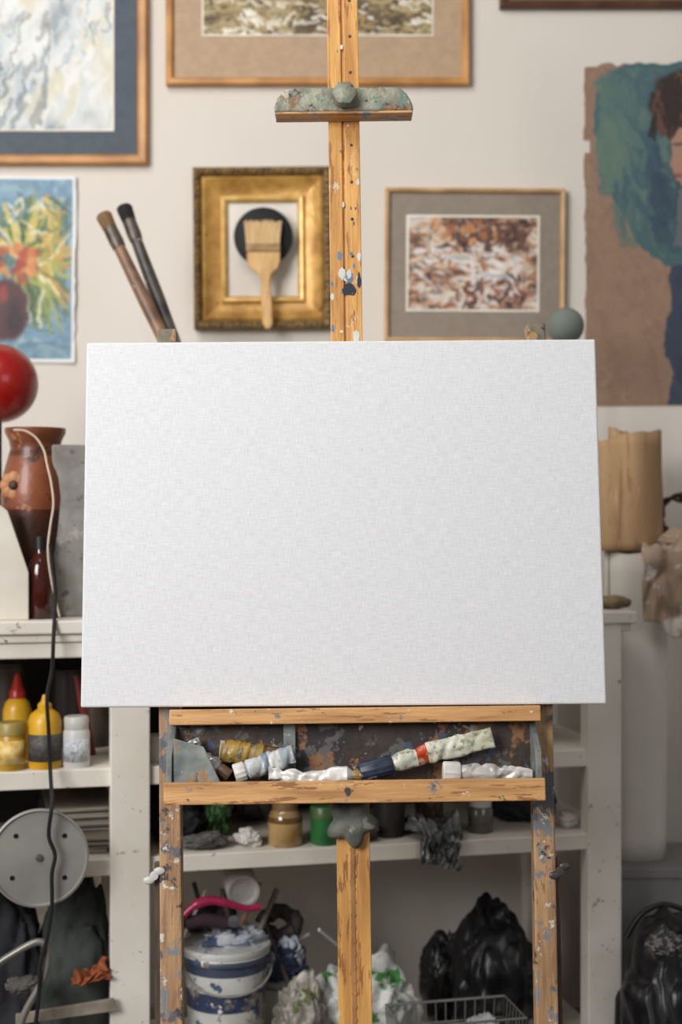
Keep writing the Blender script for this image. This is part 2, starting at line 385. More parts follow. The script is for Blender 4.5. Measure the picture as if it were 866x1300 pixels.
# ================================================================= EASEL
O=P(435.5,897.5,1.92)
EM=T(O)@Matrix.Rotation(D2R(-.7),4,'Y')@Matrix.Rotation(D2R(-7.4),4,'X')
v0=.842
BM=EM@T((0,0,-v0))
easel=thing('easel','tall paint-spattered wooden studio easel with a tray of paint tubes','easel',M=BM)
UP=T((0,0,v0))
wht=(206,208,204)
m_mast=mat('easel_mast_wood',(218,164,92),(178,124,64),scale=9,stretch=(9,9,.8),rough=.42,bump=.2,bscale=40,stains=[(40,.58,(152,102,56),(3,3,.5)),(24,.69,wht),(17,.69,(120,134,150)),(13,.72,(72,70,72)),(60,.68,(120,78,40)),(34,.66,(200,186,156))])
m_post=mat('easel_post_wood',(190,150,108),(142,108,78),scale=9,stretch=(9,9,.8),rough=.5,bump=.25,bscale=40,stains=[(40,.57,(146,110,80),(3,3,.5)),(22,.56,(126,128,128)),(15,.58,(92,94,100)),(44,.60,(206,202,192)),(30,.60,(72,62,56)),(26,.66,(180,124,62))])
m_bar=mat('easel_bar_wood',(212,162,106),(172,124,78),scale=9,stretch=(.8,9,9),rough=.42,bump=.2,bscale=40,stains=[(40,.58,(152,104,64),(.5,3,3)),(22,.62,(120,124,126)),(34,.64,(72,62,56)),(44,.66,(220,210,192))])
m_green=mat('paint_caked',(150,150,130),(100,100,90),scale=34,rough=.55,bump=1.0,bscale=70,stains=[(40,.57,(108,128,116)),(30,.56,(190,182,158)),(24,.56,(130,104,76)),(50,.60,(60,62,60)),(36,.64,(154,160,148))])
um=.0115; hw=.0225
def prof_bar(prof,z0,z1):
    b=MB(); a=[b.bm.verts.new((x,y,z0)) for x,y in prof]; c=[b.bm.verts.new((x,y,z1)) for x,y in prof]; n=len(prof)
    b.bm.faces.new(a); b.bm.faces.new(c[::-1])
    for i in range(n):
        j=(i+1)%n; b.bm.faces.new((a[j],a[i],c[i],c[j]))
    return b
pr=[(um-hw,.022),(um-.003,.022),(um-.003,.026),(um+.001,.026),(um+.001,.022),(um+hw,.022),(um+hw,.046),(um-hw,.046)]
mast=prof_bar(pr,-v0+.003,1.12).fin('mast',m_mast,easel,M=UP,bevel=.0012,label='orange-toned grooved wooden mast with paint specks')
b=MB()
b.box(um-.0035,um+.0015,.0212,.0235,-.83,-.14)
z=-.82
while z<-.14:
    b.lathe([(0,0),(.0034,0),(.0034,.002),(0,.002)],12,M=T((um-.001,.0225,z))@Matrix.Rotation(D2R(90),4,'X')); z+=.017
b.fin('ratchet_strip',mat('ratchet_wood',(176,126,80),(140,96,60),scale=20),mast)
for i in range(9):
    MB().lathe([(0,0),(.0025,0),(.002,.0012),(0,.0015)],10,M=T((um+.010,.0222,.58+i*.055))@Matrix.Rotation(D2R(90),4,'X')).fin('nail',mat('nail_metal',(90,84,78),rough=.4,metal=.8),mast,dbl=True)
m_peg=mat('peg_stained',(122,114,96),(78,70,62),scale=40,rough=.6,bump=.4,stains=[(40,.54,(160,124,80)),(60,.62,(44,42,42))])
def post(ub,ut,vt):
    hw=.0155; a,c=.0225,.05
    o=MB().hexa([(ub-hw,a,-v0+.003),(ub+hw,a,-v0+.003),(ub+hw,c,-v0+.003),(ub-hw,c,-v0+.003),(ut-hw*.9,a,vt),(ut+hw*.9,a,vt),(ut+hw*.9,c,vt),(ut-hw*.9,c,vt)]).fin('side_post',m_post,easel,M=UP,bevel=.0025)
    MB().box(ut-hw*.86,ut+hw*.86,a-.001,c-.002,vt-.028,vt+.002).fin('post_cap',m_peg,o,bevel=.003)
post(-.229,-.2425,.531); post(.2606,.2795,.533)
MB().box(-.24,.27,.051,.072,.30,.345).fin('cross_bar',m_bar,easel,M=UP,bevel=.002)
MB().box(-.23,.262,.051,.072,-.70,-.655).fin('cross_bar',m_bar,easel,M=UP,bevel=.002)
m_strut=mat('strut_dark',(96,78,62),(60,50,44),scale=12,stretch=(9,9,1),rough=.5)
for u0,s in ((-.249,-1),(.281,1)):
    MB().hexa([(u0-.006,.052,-v0+.01),(u0+.006,.052,-v0+.01),(u0+.006,.064,-v0+.01),(u0-.006,.064,-v0+.01),(u0-.006+s*.003,.030,-.205),(u0+.006+s*.003,.030,-.205),(u0+.006+s*.003,.042,-.205),(u0-.006+s*.003,.042,-.205)]).fin('side_strut',m_strut,easel,M=UP,bevel=.001)
    b=MB().lathe([(0,0),(.006,0),(.006,.008),(0,.009)],14,M=T((u0+s*.008,.029,-.222))@Matrix.Rotation(D2R(90),4,'X'))
    b.ico((u0+s*.008+.007,.022,-.216),.008,2,(1,.3,.7)); b.ico((u0+s*.008-.007,.022,-.228),.008,2,(1,.3,.7))
    b.fin('wing_nut',mat('wing_nut_pale' if s<0 else 'wing_nut_dark',(214,212,206) if s<0 else (70,66,64),rough=.4),easel,M=UP,smooth=True,dbl=True)
inv=BM.inverted()
for u in (-.229,.2606):
    wq=EM@Vector((u,.036,-v0)); MB().box(wq.x-.02,wq.x+.02,wq.y-.12,wq.y+.36,0,.03).fin('foot_rail',m_post,easel,M=inv,bevel=.003)
a=EM@Vector((um,.075,.32)); c=EM@Vector((um,0,-v0)); c=Vector((c.x,2.20,0.0))
MB().hexa([(c.x-.014,c.y-.02,0),(c.x+.014,c.y-.02,0),(c.x+.014,c.y+.02,0),(c.x-.014,c.y+.02,0),(a.x-.014,a.y-.01,a.z),(a.x+.014,a.y-.01,a.z),(a.x+.014,a.y+.02,a.z),(a.x-.014,a.y+.02,a.z)]).fin('rear_prop',m_post,easel,M=inv,bevel=.002)
MB().box(-.2325,.2644,-.018,.0215,-.0215,-.0008).fin('canvas_ledge',m_bar,easel,M=UP,bevel=.0015,label='pale orange wooden ledge holding the canvas')
tray=sub_empty('paint_tray',easel,UP)
MB().box(-.235,.2625,-.056,-.045,-.1235,-.0945).fin('tray_front',m_bar,tray,bevel=.0015)
m_tray=mat('tray_stained',(76,58,46),(42,36,34),scale=12,rough=.6,bump=.4,stains=[(22,.55,(92,90,90)),(26,.58,(136,94,60)),(35,.62,(66,80,102)),(50,.64,(160,152,140)),(40,.68,(150,60,46))])
MB().box(-.233,.2605,-.0452,.0212,-.108,-.101).fin('tray_floor',m_tray,tray)
MB().box(-.233,.2605,.0135,.0215,-.101,-.0218).fin('tray_back',m_tray,tray)
m_side=mat('tray_side_stained',(138,144,138),(92,98,98),scale=25,rough=.55,bump=.4,stains=[(30,.58,(150,114,80)),(40,.62,(60,66,72)),(50,.64,(196,196,188))])
for u in (-.2335,.2525):
    MB().hexa([(u,-.0452,-.101),(u+.008,-.0452,-.101),(u+.008,.0132,-.101),(u,.0132,-.101),(u,-.042,-.06),(u+.008,-.042,-.06),(u+.008,.0132,-.0218),(u,.0132,-.0218)]).fin('tray_side',m_side,tray,bevel=.001)
MB().poly([(-.224,-.1005),(-.160,-.1005),(-.184,-.050),(-.224,-.038)],-.040,-.036).fin('corner_bracket',m_side,tray,bevel=.001,label='triangular grey paint-stained corner plate')
MB().box(-.081,-.065,.008,.0134,-.101,-.0218).fin('tray_divider',m_side,tray)
b=MB().lathe([(0,0),(.022,0),(.030,.004),(.031,.011),(.026,.018),(.014,.022),(0,.023)],60,M=T((.0095,.022,-.152))@Matrix.Rotation(D2R(90),4,'X'),lob=lambda a:1+.20*math.cos(5*a+.6))
b.fin('height_knob',mat('knob_clay',(124,126,116),(84,88,82),scale=40,rough=.6,bump=.5,stains=[(30,.6,(150,148,136))]),easel,M=UP,smooth=True,dbl=True,angle=60)
cl=[(-.0985,-.0165),(.0985,-.0165),(.0985,-.010),(.095,.000),(.089,.010),(.081,.0175),(.070,.0190),(-.070,.0190),(-.083,.0165),(-.094,.005),(-.0985,-.008)]
tcl=MB().poly([(um+x,.8545+z) for x,z in cl],-.010,.0215).fin('top_clamp',m_green,easel,M=UP,bevel=.003,label='arched canvas clamp caked in grey-green paint')
MB().box(um-.0975,um+.0975,-.0095,.021,.8345,.8382).fin('clamp_base_strip',m_bar,tcl,bevel=.001)
MB().lathe([(0,0),(.013,0),(.017,.005),(.0185,.012),(.016,.020),(.009,.024),(0,.025)],36,M=T((um+.001,-.010,.857))@Matrix.Rotation(D2R(90),4,'X'),lob=lambda a:1+.05*math.cos(6*a)).fin('clamp_knob',m_green,tcl,smooth=True,dbl=True)
rs=random.Random(5)
def dabs(cols,n,v_lo,v_hi,u=um,hw2=.02,y=.0218,sz=.006):
    for ci,c in enumerate(cols):
        for i in range(n):
            b=MB()
            cu=u+rs.uniform(-hw2,hw2); cv=rs.uniform(v_lo,v_hi); r1=rs.uniform(.3,1)*sz; r2=r1*rs.uniform(.8,2.2)
            r1=min(r1,hw2+.002-abs(cu-u)) 
            if r1<.001: b.bm.free(); continue
            k=[rs.uniform(.7,1.2) for _ in range(12)]
            vs=[b.bm.verts.new((cu+r1*k[q]*math.cos(q*math.pi/6),y,cv+r2*k[q]*math.sin(q*math.pi/6))) for q in range(12)]
            b.bm.faces.new(vs)
            b.fin('paint_spot',mat('dab_%d_%d_%d'%c,c,tuple(x*.85 for x in c),rough=.4),mast,solid=.0006)
dabs([(108,130,156),(214,214,208)],7,.50,.64)
dabs([(44,48,62)],2,.585,.60,u=um+.008,hw2=.012,sz=.014)
dabs([(206,206,200)],4,.60,.98,sz=.0025)
dabs([(90,108,120)],4,.66,1.0,sz=.003)

# ---- canvas
def canvas_mat():
    m=bpy.data.materials.new('primed_canvas'); m.use_nodes=True; nt=m.node_tree; N=nt.nodes; L=nt.links
    b=N['Principled BSDF']; b.inputs['Roughness'].default_value=.8
    tc=N.new('ShaderNodeTexCoord')
    outs=[]
    for s in ((60,60,760),(760,60,70)):
        mp=N.new('ShaderNodeMapping'); mp.inputs['Scale'].default_value=s; L.new(tc.outputs['Object'],mp.inputs[0])
        n=N.new('ShaderNodeTexNoise'); n.inputs['Scale'].default_value=1; n.inputs['Detail'].default_value=1; L.new(mp.outputs[0],n.inputs[0]); outs.append(n.outputs['Fac'])
    ad=N.new('ShaderNodeMath'); ad.operation='ADD'; L.new(outs[0],ad.inputs[0]); L.new(outs[1],ad.inputs[1])
    r=N.new('ShaderNodeValToRGB'); r.color_ramp.elements[0].position=.3; r.color_ramp.elements[1].position=.7
    r.color_ramp.elements[0].color=lin((203,203,205)); r.color_ramp.elements[1].color=lin((226,226,228))
    hf=N.new('ShaderNodeMath'); hf.operation='MULTIPLY'; hf.inputs[1].default_value=.5; L.new(ad.outputs[0],hf.inputs[0]); L.new(hf.outputs[0],r.inputs[0])
    mp=N.new('ShaderNodeMapping'); mp.inputs['Scale'].default_value=(110,110,260); L.new(tc.outputs['Object'],mp.inputs[0])
    n=N.new('ShaderNodeTexNoise'); n.inputs['Scale'].default_value=1; L.new(mp.outputs[0],n.inputs[0])
    r2=N.new('ShaderNodeValToRGB'); r2.color_ramp.elements[0].position=.73; r2.color_ramp.elements[1].position=.79; L.new(n.outputs['Fac'],r2.inputs[0])
    mx=N.new('ShaderNodeMix'); mx.data_type='RGBA'; mx.inputs[7].default_value=lin((176,174,170)); L.new(r2.outputs[0],mx.inputs[0]); L.new(r.outputs[0],mx.inputs[6])
    L.new(mx.outputs[2],b.inputs['Base Color'])
    bp=N.new('ShaderNodeBump'); bp.inputs['Strength'].default_value=.22; bp.inputs['Distance'].default_value=.0006; L.new(ad.outputs[0],bp.inputs['Height']); L.new(bp.outputs[0],b.inputs['Normal'])
    return m
CM=EM@T((0,0,.001))@Matrix.Rotation(D2R(.3),4,'Y')
cv=thing('blank_canvas','blank white stretched canvas resting on the easel ledge','canvas',M=CM)
MB().box(-.3545,.3560,0,.018,.0006,.5055).fin('canvas_cloth',canvas_mat(),cv,bevel=.0025)
MB().ring(.70,.495,[(0,.0182),(0,.0212),(.045,.0212),(.045,.0182)],0,.2525).fin('stretcher_bars',mat('stretcher_pine',(214,182,136),scale=8),cv)

# ---- paint tubes on tray
def paint_tube(label,x0,v0_,x1,v1_,w,r,bodym,capm,capl=.016,capr=.009,seed=1,crump=.0025,yaw=0,flat=.3,bend=0,zt=.35):
    a=Vector((x0,w,v0_)); b_=Vector((x1,w+yaw,v1_)); d=b_-a; L_=d.length
    ex=d.normalized(); ey=Vector((0,1,0)); ez=ex.cross(ey).normalized(); ey=ez.cross(ex)
    R3=Matrix((ex,ey,ez)).transposed().to_4x4()
    t=thing('paint_tube',label,'paint tube',M=EM@T(a)@R3,group='paint tubes in the easel tray')
    b=MB(); seg=40; rings=[]; n=50; cs_=random.Random(seed); tw=cs_.uniform(-.5,.5)
    creases=[(cs_.uniform(.2,.98),cs_.uniform(0,6.28),cs_.uniform(-5,5)) for _ in range(12)]
    for i in range(n+1):
        s=i/n; x=capl+(L_-capl)*s
        if i<4: ry=rz=capr*.7+(r-capr*.7)*i/4; taper=0
        else:
            taper=max(0,(s-.15)/.85)
            rz=r*(1+.12*math.sin(taper*3)-zt*taper**1.5); ry=r*(1-taper*(1-flat))
        ring=[]
        zb_=bend*math.sin(s*math.pi)+crump*.8*math.sin(s*6+seed)*s
        for q in range(seg):
            an=2*math.pi*q/seg; ca,sa=math.cos(an),math.sin(an)
            off=crump*1.4*mn.noise(Vector((x*45+seed*9,ca*1.3,sa*1.3+seed)))
            for cx_,ca_,sl in creases:
                dd=(s-cx_)*14+math.sin(an-ca_)*1.1+sl*.1*math.cos(an)
                off-=crump*.95*math.exp(-dd*dd*5)*(.5+.5*math.cos(an-ca_))
            off*=min(1,s*5)
            ring.append(b.bm.verts.new((x,(ry+off)*ca,(rz+off)*sa+zb_+tw*taper*ry*ca*.5)))
        rings.append(ring)
    for A,B in zip(rings,rings[1:]):
        for q in range(seg):
            j=(q+1)%seg; b.bm.faces.new((A[q],A[j],B[j],B[q]))
    b.bm.faces.new(rings[0][::-1]); b.bm.faces.new(rings[-1])
    b.fin('tube_body',bodym,t,smooth=True,angle=40)
    re=r*(1-zt)*1.02
    e=MB(); e.box(L_-.005,L_+.0015,-r*flat*.5,r*flat*.5,-re,re,M=T((0,0,crump*.8*math.sin(6+seed)))); e.fin('crimped_end',mat('crimp_metal',(200,198,190),(160,158,150),scale=60,rough=.4,metal=.3),t,bevel=.0008)
    MB().lathe([(0,0),(capr*.9,0),(capr,.0015),(capr,capl-.001),(capr*.9,capl+.001),(0,capl+.001)],36,M=Matrix.Rotation(D2R(90),4,'Y'),lob=lambda a:1+.04*math.cos(12*a)).fin('cap',capm,t,smooth=True,dbl=True)
    return t
fl=-.1005
def TU(px,py=0): return ((px-433)/958-.005)
m_t1=mat('tube_white_blue',(222,222,218),(198,202,206),scale=40,rough=.35,stains=[(90,.60,(96,110,128)),(50,.62,(160,150,124))],bands=(0,0,.08,[(0,(190,196,204)),(.22,(240,240,236)),(.5,(150,164,184)),(.6,(240,240,236)),(.8,(200,208,214))]))
m_t2=mat('tube_white_crumpled',(228,226,222),(204,202,196),scale=40,rough=.32,metal=.15,stains=[(50,.62,(176,166,146)),(90,.66,(106,106,104)),(30,.68,(190,150,90))])
m_t3=mat('tube_red_band',(222,222,212),(200,202,188),scale=50,rough=.35,stains=[(110,.55,(140,150,120)),(140,.58,(166,146,104)),(60,.67,(90,100,84))],bands=(0,0,.15,[(0,(240,240,238)),(.52,(220,70,32)),(.62,(246,244,238)),(.98,(230,226,210))]))
m_t4=mat('tube_grey',(206,202,196),(176,172,166),scale=50,rough=.35,metal=.15,stains=[(60,.60,(226,222,214)),(60,.64,(96,92,90)),(40,.66,(190,136,60))])
m_ts=mat('tube_silver',(196,194,188),(140,138,134),scale=50,rough=.3,metal=.5,stains=[(50,.60,(96,92,86)),(60,.62,(176,150,100))])
m_t5=mat('tube_ochre',(176,140,62),(130,106,56),scale=40,rough=.4,stains=[(50,.56,(96,86,66)),(80,.62,(210,196,150))])
m_capw=mat('cap_white',(226,224,218),(200,196,188),scale=60,rough=.4,stains=[(60,.64,(120,120,124))])
m_capb=mat('cap_blue_grey',(54,62,82),(36,42,60),scale=60,rough=.4,stains=[(60,.58,(130,136,140))])
m_capd=mat('cap_brown',(110,84,60),(84,60,44),scale=60,rough=.4)
paint_tube('stubby white paint tube with blue-grey label and white cap',TU(299),fl+.0145,TU(373),fl+.038,-.026,.0132,m_t1,m_capw,seed=2,yaw=.010,flat=.45,capr=.0125,capl=.014,crump=.0017,zt=.1)
paint_tube('crumpled white paint tube squeezed flat',TU(460),fl+.011,TU(344),fl+.0125,-.030,.0132,m_t2,m_t5,seed=5,crump=.0036,capl=.010,capr=.007,flat=.35,zt=.35,bend=.004)
paint_tube('long speckled white tube with red band and dark cap',TU(458),fl+.0145,TU(629),fl+.056,-.026,.0130,m_t3,m_capb,seed=8,crump=.0022,yaw=.018,capl=.044,capr=.0128,flat=.2,bend=.003,zt=-.05)
paint_tube('grey-white paint tube with a round white cap',TU(563),fl+.0138,TU(684)-.008,fl+.0095,-.031,.0112,m_t4,m_capw,seed=11,capl=.022,capr=.0138,flat=.3,yaw=.003,crump=.0024,zt=.35)
paint_tube('ochre paint tube with worn label',TU(354),fl+.036,TU(280),fl+.045,-.002,.0140,m_t5,m_capd,seed=14,flat=.8,crump=.0012,capr=.012,zt=0)
paint_tube('silvery grimy paint tube leaning at the tray end',TU(292),fl+.011,TU(232)+.006,fl+.050,-.018,.0105,m_ts,m_capd,seed=17,flat=.4,crump=.0022,zt=.1)
paint_tube('small silvery paint tube propped in the tray corner',TU(262),fl+.012,TU(240)+.004,fl+.058,-.002,.0090,m_ts,m_capw,seed=19,flat=.4,crump=.0018,zt=.1,capl=.010,capr=.008)

# ================================================================= SHELF UNIT
TY=.2247; YAW=math.atan(TY)
def spos(px,t,z=0):
    k=(px-433)/F; Yd=(2.403+t)/(1-TY*k); return Vector((k*Yd,Yd,z))
def spx(px,t=0): return spos(px,t).y/F
F0=spos(0,0)
ZT,ZM,ZL,ZB=H-.175,H-.418,H-.566,.15
unit=thing('shelf_unit','white-painted wooden shelving unit with chipped paint and cluttered shelves','shelf',loc=F0,rot=(0,0,YAW))
cs=math.cos(YAW)
def sx(px):
    q=spos(px,0); return (q.x-F0.x)/cs
m_sh=mat('shelf_white_paint',(232,226,216),(214,206,194),scale=5,rough=.5,bump=.1,stains=[(30,.66,(164,150,132)),(9,.69,(196,186,170)),(70,.66,(130,114,96))])
XL=-.33; XR=sx(806); DP=.33
MB().box(XL,XR,-.012,DP,ZT-.022,ZT).fin('top_board',m_sh,unit,bevel=.003)
MB().box(XL+.01,XR-.008,-.004,.016,ZT-.036,ZT-.022).box(XL+.015,XR-.02,.002,.02,ZT-.062,ZT-.036).fin('top_moulding',m_sh,unit,bevel=.003)
MB().box(XL,XR-.028,.002,DP,ZM-.030,ZM).fin('shelf_board',m_sh,unit,bevel=.002)
MB().box(XL,XR-.028,.002,DP,ZL-.028,ZL).fin('shelf_board',m_sh,unit,bevel=.002)
MB().box(XL,XR-.028,.002,DP,ZB-.028,ZB).fin('shelf_board',m_sh,unit,bevel=.002)
for a,b_ in ((sx(140),sx(190)),(sx(745),sx(787)),(XL,XL+.06)):
    MB().box(a,b_,-.008,.03,0,ZT-.022).fin('upright',m_sh,unit,bevel=.002)
    MB().box(a,b_,DP-.03,DP+.004,0,ZT-.022).fin('upright',m_sh,unit,bevel=.002)
MB().box(sx(150),sx(180),.03,DP-.03,ZL,ZT-.03).fin('partition',m_sh,unit)
MB().box(XL+.06,sx(787),DP-.010,DP-.002,ZL,ZT-.022).fin('added_shade_panel',mat('shade_panel_dark',(40,35,32),(28,25,23),scale=5,rough=.8),unit)  # added dark sheet stands in for the shade inside the open-backed shelves

# ---- things on top
def smoothpath(P0,sub=6):
    out=[]; n=len(P0)
    for i in range(n-1):
        a=P0[max(i-1,0)];b=P0[i];c=P0[i+1];d=P0[min(i+2,n-1)]
        for s in range(sub):
            t=s/sub; out.append(.5*((2*b)+(c-a)*t+(2*a-5*b+4*c-d)*t*t+(3*b-a-3*c+d)*t**3))
    out.append(P0[-1]); return out
v=spos(45,.11,ZT); k=spx(45,.11)
vase=thing('vase','rustic brown ceramic jug with dark base and flower relief','vase',loc=v)
vp=[(0,0),(28,0),(31,6),(36,60),(41,115),(43,150),(41,175),(35,198),(31,212),(33,222),(38,232),(38,238),(34,238),(29,228),(27,218),(0,210)]
m_vase=mat('brown_glaze',(140,76,44),(88,46,28),scale=12,rough=.4,coat=.15,bump=.25,bscale=60,stains=[(20,.62,(160,100,60)),(34,.62,(64,38,28))],bands=(2,0,240*k,[(0,(120,115,120)),(.52,(150,130,120)),(.56,(255,255,255)),(.84,(190,180,170)),(.87,(255,255,255))]))
MB().lathe([(r*k,z*k) for r,z in vp],48).fin('vase_body',m_vase,vase,smooth=True,dbl=True,angle=50)
b=MB(); fc=Vector((-19*k,-37.5*k,165*k))
b.ico(fc,7*k,2,(1,.4,1))
for i in range(8):
    a=i*math.pi/4; b.ico(fc+Vector((math.cos(a)*10*k,abs(math.cos(a))*.001,math.sin(a)*10*k)),8*k,2,(1,.3,1))
fr=b.fin('flower_relief',mat('petal_cream',(186,130,86),(150,96,62),scale=20,rough=.5),vase,smooth=True)
MB().ico(fc+Vector((0,-.003,0)),6*k,2,(1,.5,1)).fin('flower_center',mat('petal_center',(70,40,28)),fr,smooth=True)
v=spos(-2,.24,ZT); k=spx(-2,.24); zc=H+(650-487)*k
gl=thing('red_globe','glossy deep red ball on a slim dark stand','ball',loc=v)
MB().ico((0,0,zc-ZT),50*k,5).fin('ball',mat('red_gloss',(150,18,14),(134,14,12),scale=3,rough=.3,coat=.25),gl,smooth=True)
MB().lathe([(0,0),(.04,0),(.042,.006),(.012,.014),(.006,.03),(.006,zc-ZT-50*k),(0,zc-ZT-50*k)],24).fin('stand',mat('dark_metal',(40,36,34),rough=.4,metal=.6),gl,smooth=True,dbl=True)
pts=[spos(x,.02,H-(y-650)*spx(x,.02)) for x,y in((17,546),(32,547),(46,556),(56,572),(60,590),(65,612),(68,640),(64,668),(61,700),(66,740),(76,783))]
MB().sweep(smoothpath(pts,4),.0019,8).fin('white_cord',mat('cord_white',(216,196,176),rough=.5),label='thin white electrical cord curling past the vase',cat='cord',smooth=True)
a=spos(92,.10,ZT); k=spx(92,.10)
MB().box(-26*k,26*k,-.03,.03,0,216*k).fin('stone_slab',mat('grey_stone',(156,153,148),(130,127,122),scale=18,rough=.8,bump=.5,stains=[(60,.60,(110,106,102)),(10,.64,(174,170,162))]),label='upright grey stone slab standing on the shelf top',cat='slab',M=T(a)@Matrix.Rotation(YAW,4,'Z'),bevel=.003)
a=spos(8,.03,ZT); k=spx(8,.03)
MB().poly([(-34*k,0),(28*k,0),(28*k,60*k),(2*k,138*k),(-8*k,146*k),(-34*k,146*k)],-.012,.03).fin('plaster_block',mat('plaster',(222,216,204),(206,198,184),scale=10,rough=.8),label='white plaster block with a slanted edge on the shelf top',cat='plaster block',M=T(a)@Matrix.Rotation(YAW,4,'Z'),bevel=.002)
a=spos(52,.045,ZT); k=spx(52,.045)
bt=thing('bottle','small dark red-brown glass bottle with black cap','bottle',loc=a)
MB().lathe([(0,0),(15*k,0),(17*k,3*k),(17*k,62*k),(14*k,74*k),(8*k,82*k),(8*k,90*k),(0,90*k)],32).fin('bottle_body',mat('brown_glass',(70,24,16),(48,16,12),scale=6,rough=.12,coat=.5),bt,smooth=True,dbl=True)
MB().lathe([(0,88*k),(9.5*k,88*k),(9.5*k,104*k),(0,104*k)],24).fin('cap',mat('black_plastic',(26,24,24),rough=.4),bt,smooth=True,dbl=True)
a=spos(292,.17,ZT)
MB().lathe([(0,0),(.07,0),(.075,.006),(.077,.29),(.08,.30),(.077,.30),(.072,.29),(.070,.01),(0,.01)],40).fin('brush_jar',mat('jar_stoneware',(150,140,126),(128,118,104),rough=.4),label='tall stoneware jar holding long paintbrushes',cat='jar',M=T(a),smooth=True,dbl=True)
def longbrush(p0,p1,r,hm,label,bl=.03):
    d=p1-p0; L_=d.length; q=d.to_track_quat('Z','Y').to_matrix().to_4x4()
    t=thing('long_paintbrush',label,'paintbrush',M=T(p0)@q,group='long brushes in the stoneware jar')
    MB().lathe([(0,0),(r*.5,0),(r*.75,L_*.3),(r*.95,L_*.7),(r*.8,L_-bl-.04),(0,L_-bl-.04)],20).fin('handle',hm,t,smooth=True,dbl=True)
    MB().lathe([(0,L_-bl-.042),(r*.9,L_-bl-.042),(r*1.0,L_-bl-.03),(r*.95,L_-bl),(0,L_-bl)],20).fin('ferrule',mat('ferrule_old',(106,94,86),(76,66,58),scale=40,rough=.4,metal=.4),t,smooth=True,dbl=True)
    MB().lathe([(0,L_-bl-.001),(r*.95,L_-bl-.001),(r*1.05,L_-bl*.5),(r*1.1,L_-.004),(r*.9,L_),(0,L_)],20,lob=lambda a:1+.06*math.cos(9*a)).fin('bristles',mat('bristle_'+label[:5],(130,100,68) if 'tan' in label else (34,30,30),rough=.9),t,smooth=True,dbl=True)
yb=spos(292,.17).y
longbrush(P(322,665,yb),P(131,272,2.62),.0135,mat('brush_handle_brown',(146,110,82),(104,76,58),scale=20,rough=.4,stains=[(30,.62,(180,160,140))]),'tan bristled long paintbrush with brown handle')
longbrush(P(308,665,yb+.02),P(157,262,2.66),.0135,mat('brush_handle_dark',(92,82,76),(50,46,46),scale=20,rough=.35,stains=[(30,.62,(160,148,136))]),'dark bristled long paintbrush with grey-brown handle')
a=spos(718,.20,ZT); k=spx(718,.20)
gb=thing('grey_ball','grey-green plaster ball on a slim stand','ball',loc=a)
zc=H+(650-414)*k-ZT
MB().ico((0,0,zc),23.5*k,4).fin('ball',mat('grey_green_plaster',(124,132,122),(106,114,106),scale=12,rough=.7),gb,smooth=True)
MB().lathe([(0,0),(.045,0),(.045,.008),(.006,.016),(.005,zc-23*k),(0,zc-23*k)],24).fin('stand',MC['dark_metal'],gb,smooth=True,dbl=True)
a=spos(778,.06,ZT)
b=MB(); b.ico((0,0,.012),.03,3,(1.1,.8,.4),lambda p:1+.25*mn.noise(p*3))
b.fin('putty_lump',mat('putty',(150,128,96),(110,92,70),scale=30,bump=.5),label='small ochre lump of putty on the shelf top',cat='putty',M=T(a),smooth=True)

# ---- bottles on middle shelf
def lp(pr,k): return [(r*k,z*k) for r,z in pr]
m_yel=mat('yellow_plastic',(218,168,34),(194,144,24),scale=10,rough=.35)
m_redp=mat('red_plastic',(176,40,26),(150,30,20),scale=10,rough=.35)
m_yjar=mat('yellow_jar',(186,156,60),(160,130,46),scale=10,rough=.3,bands=(2,0,.07,[(0,(255,240,200)),(.2,(230,230,220)),(.62,(255,235,180))]))
def container(name,label,px,t,prof,m,capprof,capm,group=None,lbl=None,z=ZM):
    k=spx(px,t); o=thing(name,label,'paint bottle' if 'bottle' in name else 'jar',loc=spos(px,t,z),rot=(0,0,YAW),group=group)
    bd=MB().lathe(lp(prof,k),36).fin('container_body',m,o,smooth=True,dbl=True)
    MB().lathe(lp(capprof,k),30).fin('cap',capm,o,smooth=True,dbl=True)
    if lbl:
        r,z0,z1,lm=lbl
        b=MB(); n=20; A=[];B=[]
        for i in range(n+1):
            an=D2R(-90-70+140*i/n); A.append(b.bm.verts.new((r*k*math.cos(an),r*k*math.sin(an),z0*k))); B.append(b.bm.verts.new((r*k*math.cos(an),r*k*math.sin(an),z1*k)))
        for i in range(n): b.bm.faces.new((A[i],A[i+1],B[i+1],B[i]))
        b.fin('paper_label',lm,bd,smooth=True,solid=.0003)
    return o
container('paint_bottle','yellow plastic paint bottle with a pointed red cap',22,.13,[(0,0),(17,0),(18,3),(18,62),(15,72),(9,78),(0,78)],m_yel,[(0,76),(10,76),(10,86),(7,90),(4,104),(2,108),(0,108)],m_redp)
container('paint_jar','yellowish paint jar with a worn lid',14,.03,[(0,0),(17,0),(18,3),(18,42),(16,46),(0,46)],m_yjar,[(0,44),(18.5,44),(18.5,58),(17,60),(0,60)],mat('lid_olive',(160,142,76),(130,114,60),rough=.4),lbl=(18.3,8,38,mat('label_amber',(196,150,46),(230,206,140),scale=60)))
container('paint_bottle','yellow plastic paint bottle with a dark label',57,.035,[(0,0),(20,0),(21.5,3),(21.5,58),(18,68),(10,74),(0,74)],m_yel,[(0,72),(9,72),(9,80),(5,84),(3,92),(0,93)],m_yel,lbl=(21.9,10,44,mat('label_dark',(64,64,66),(84,80,70),scale=120,lo=.5,hi=.55)))
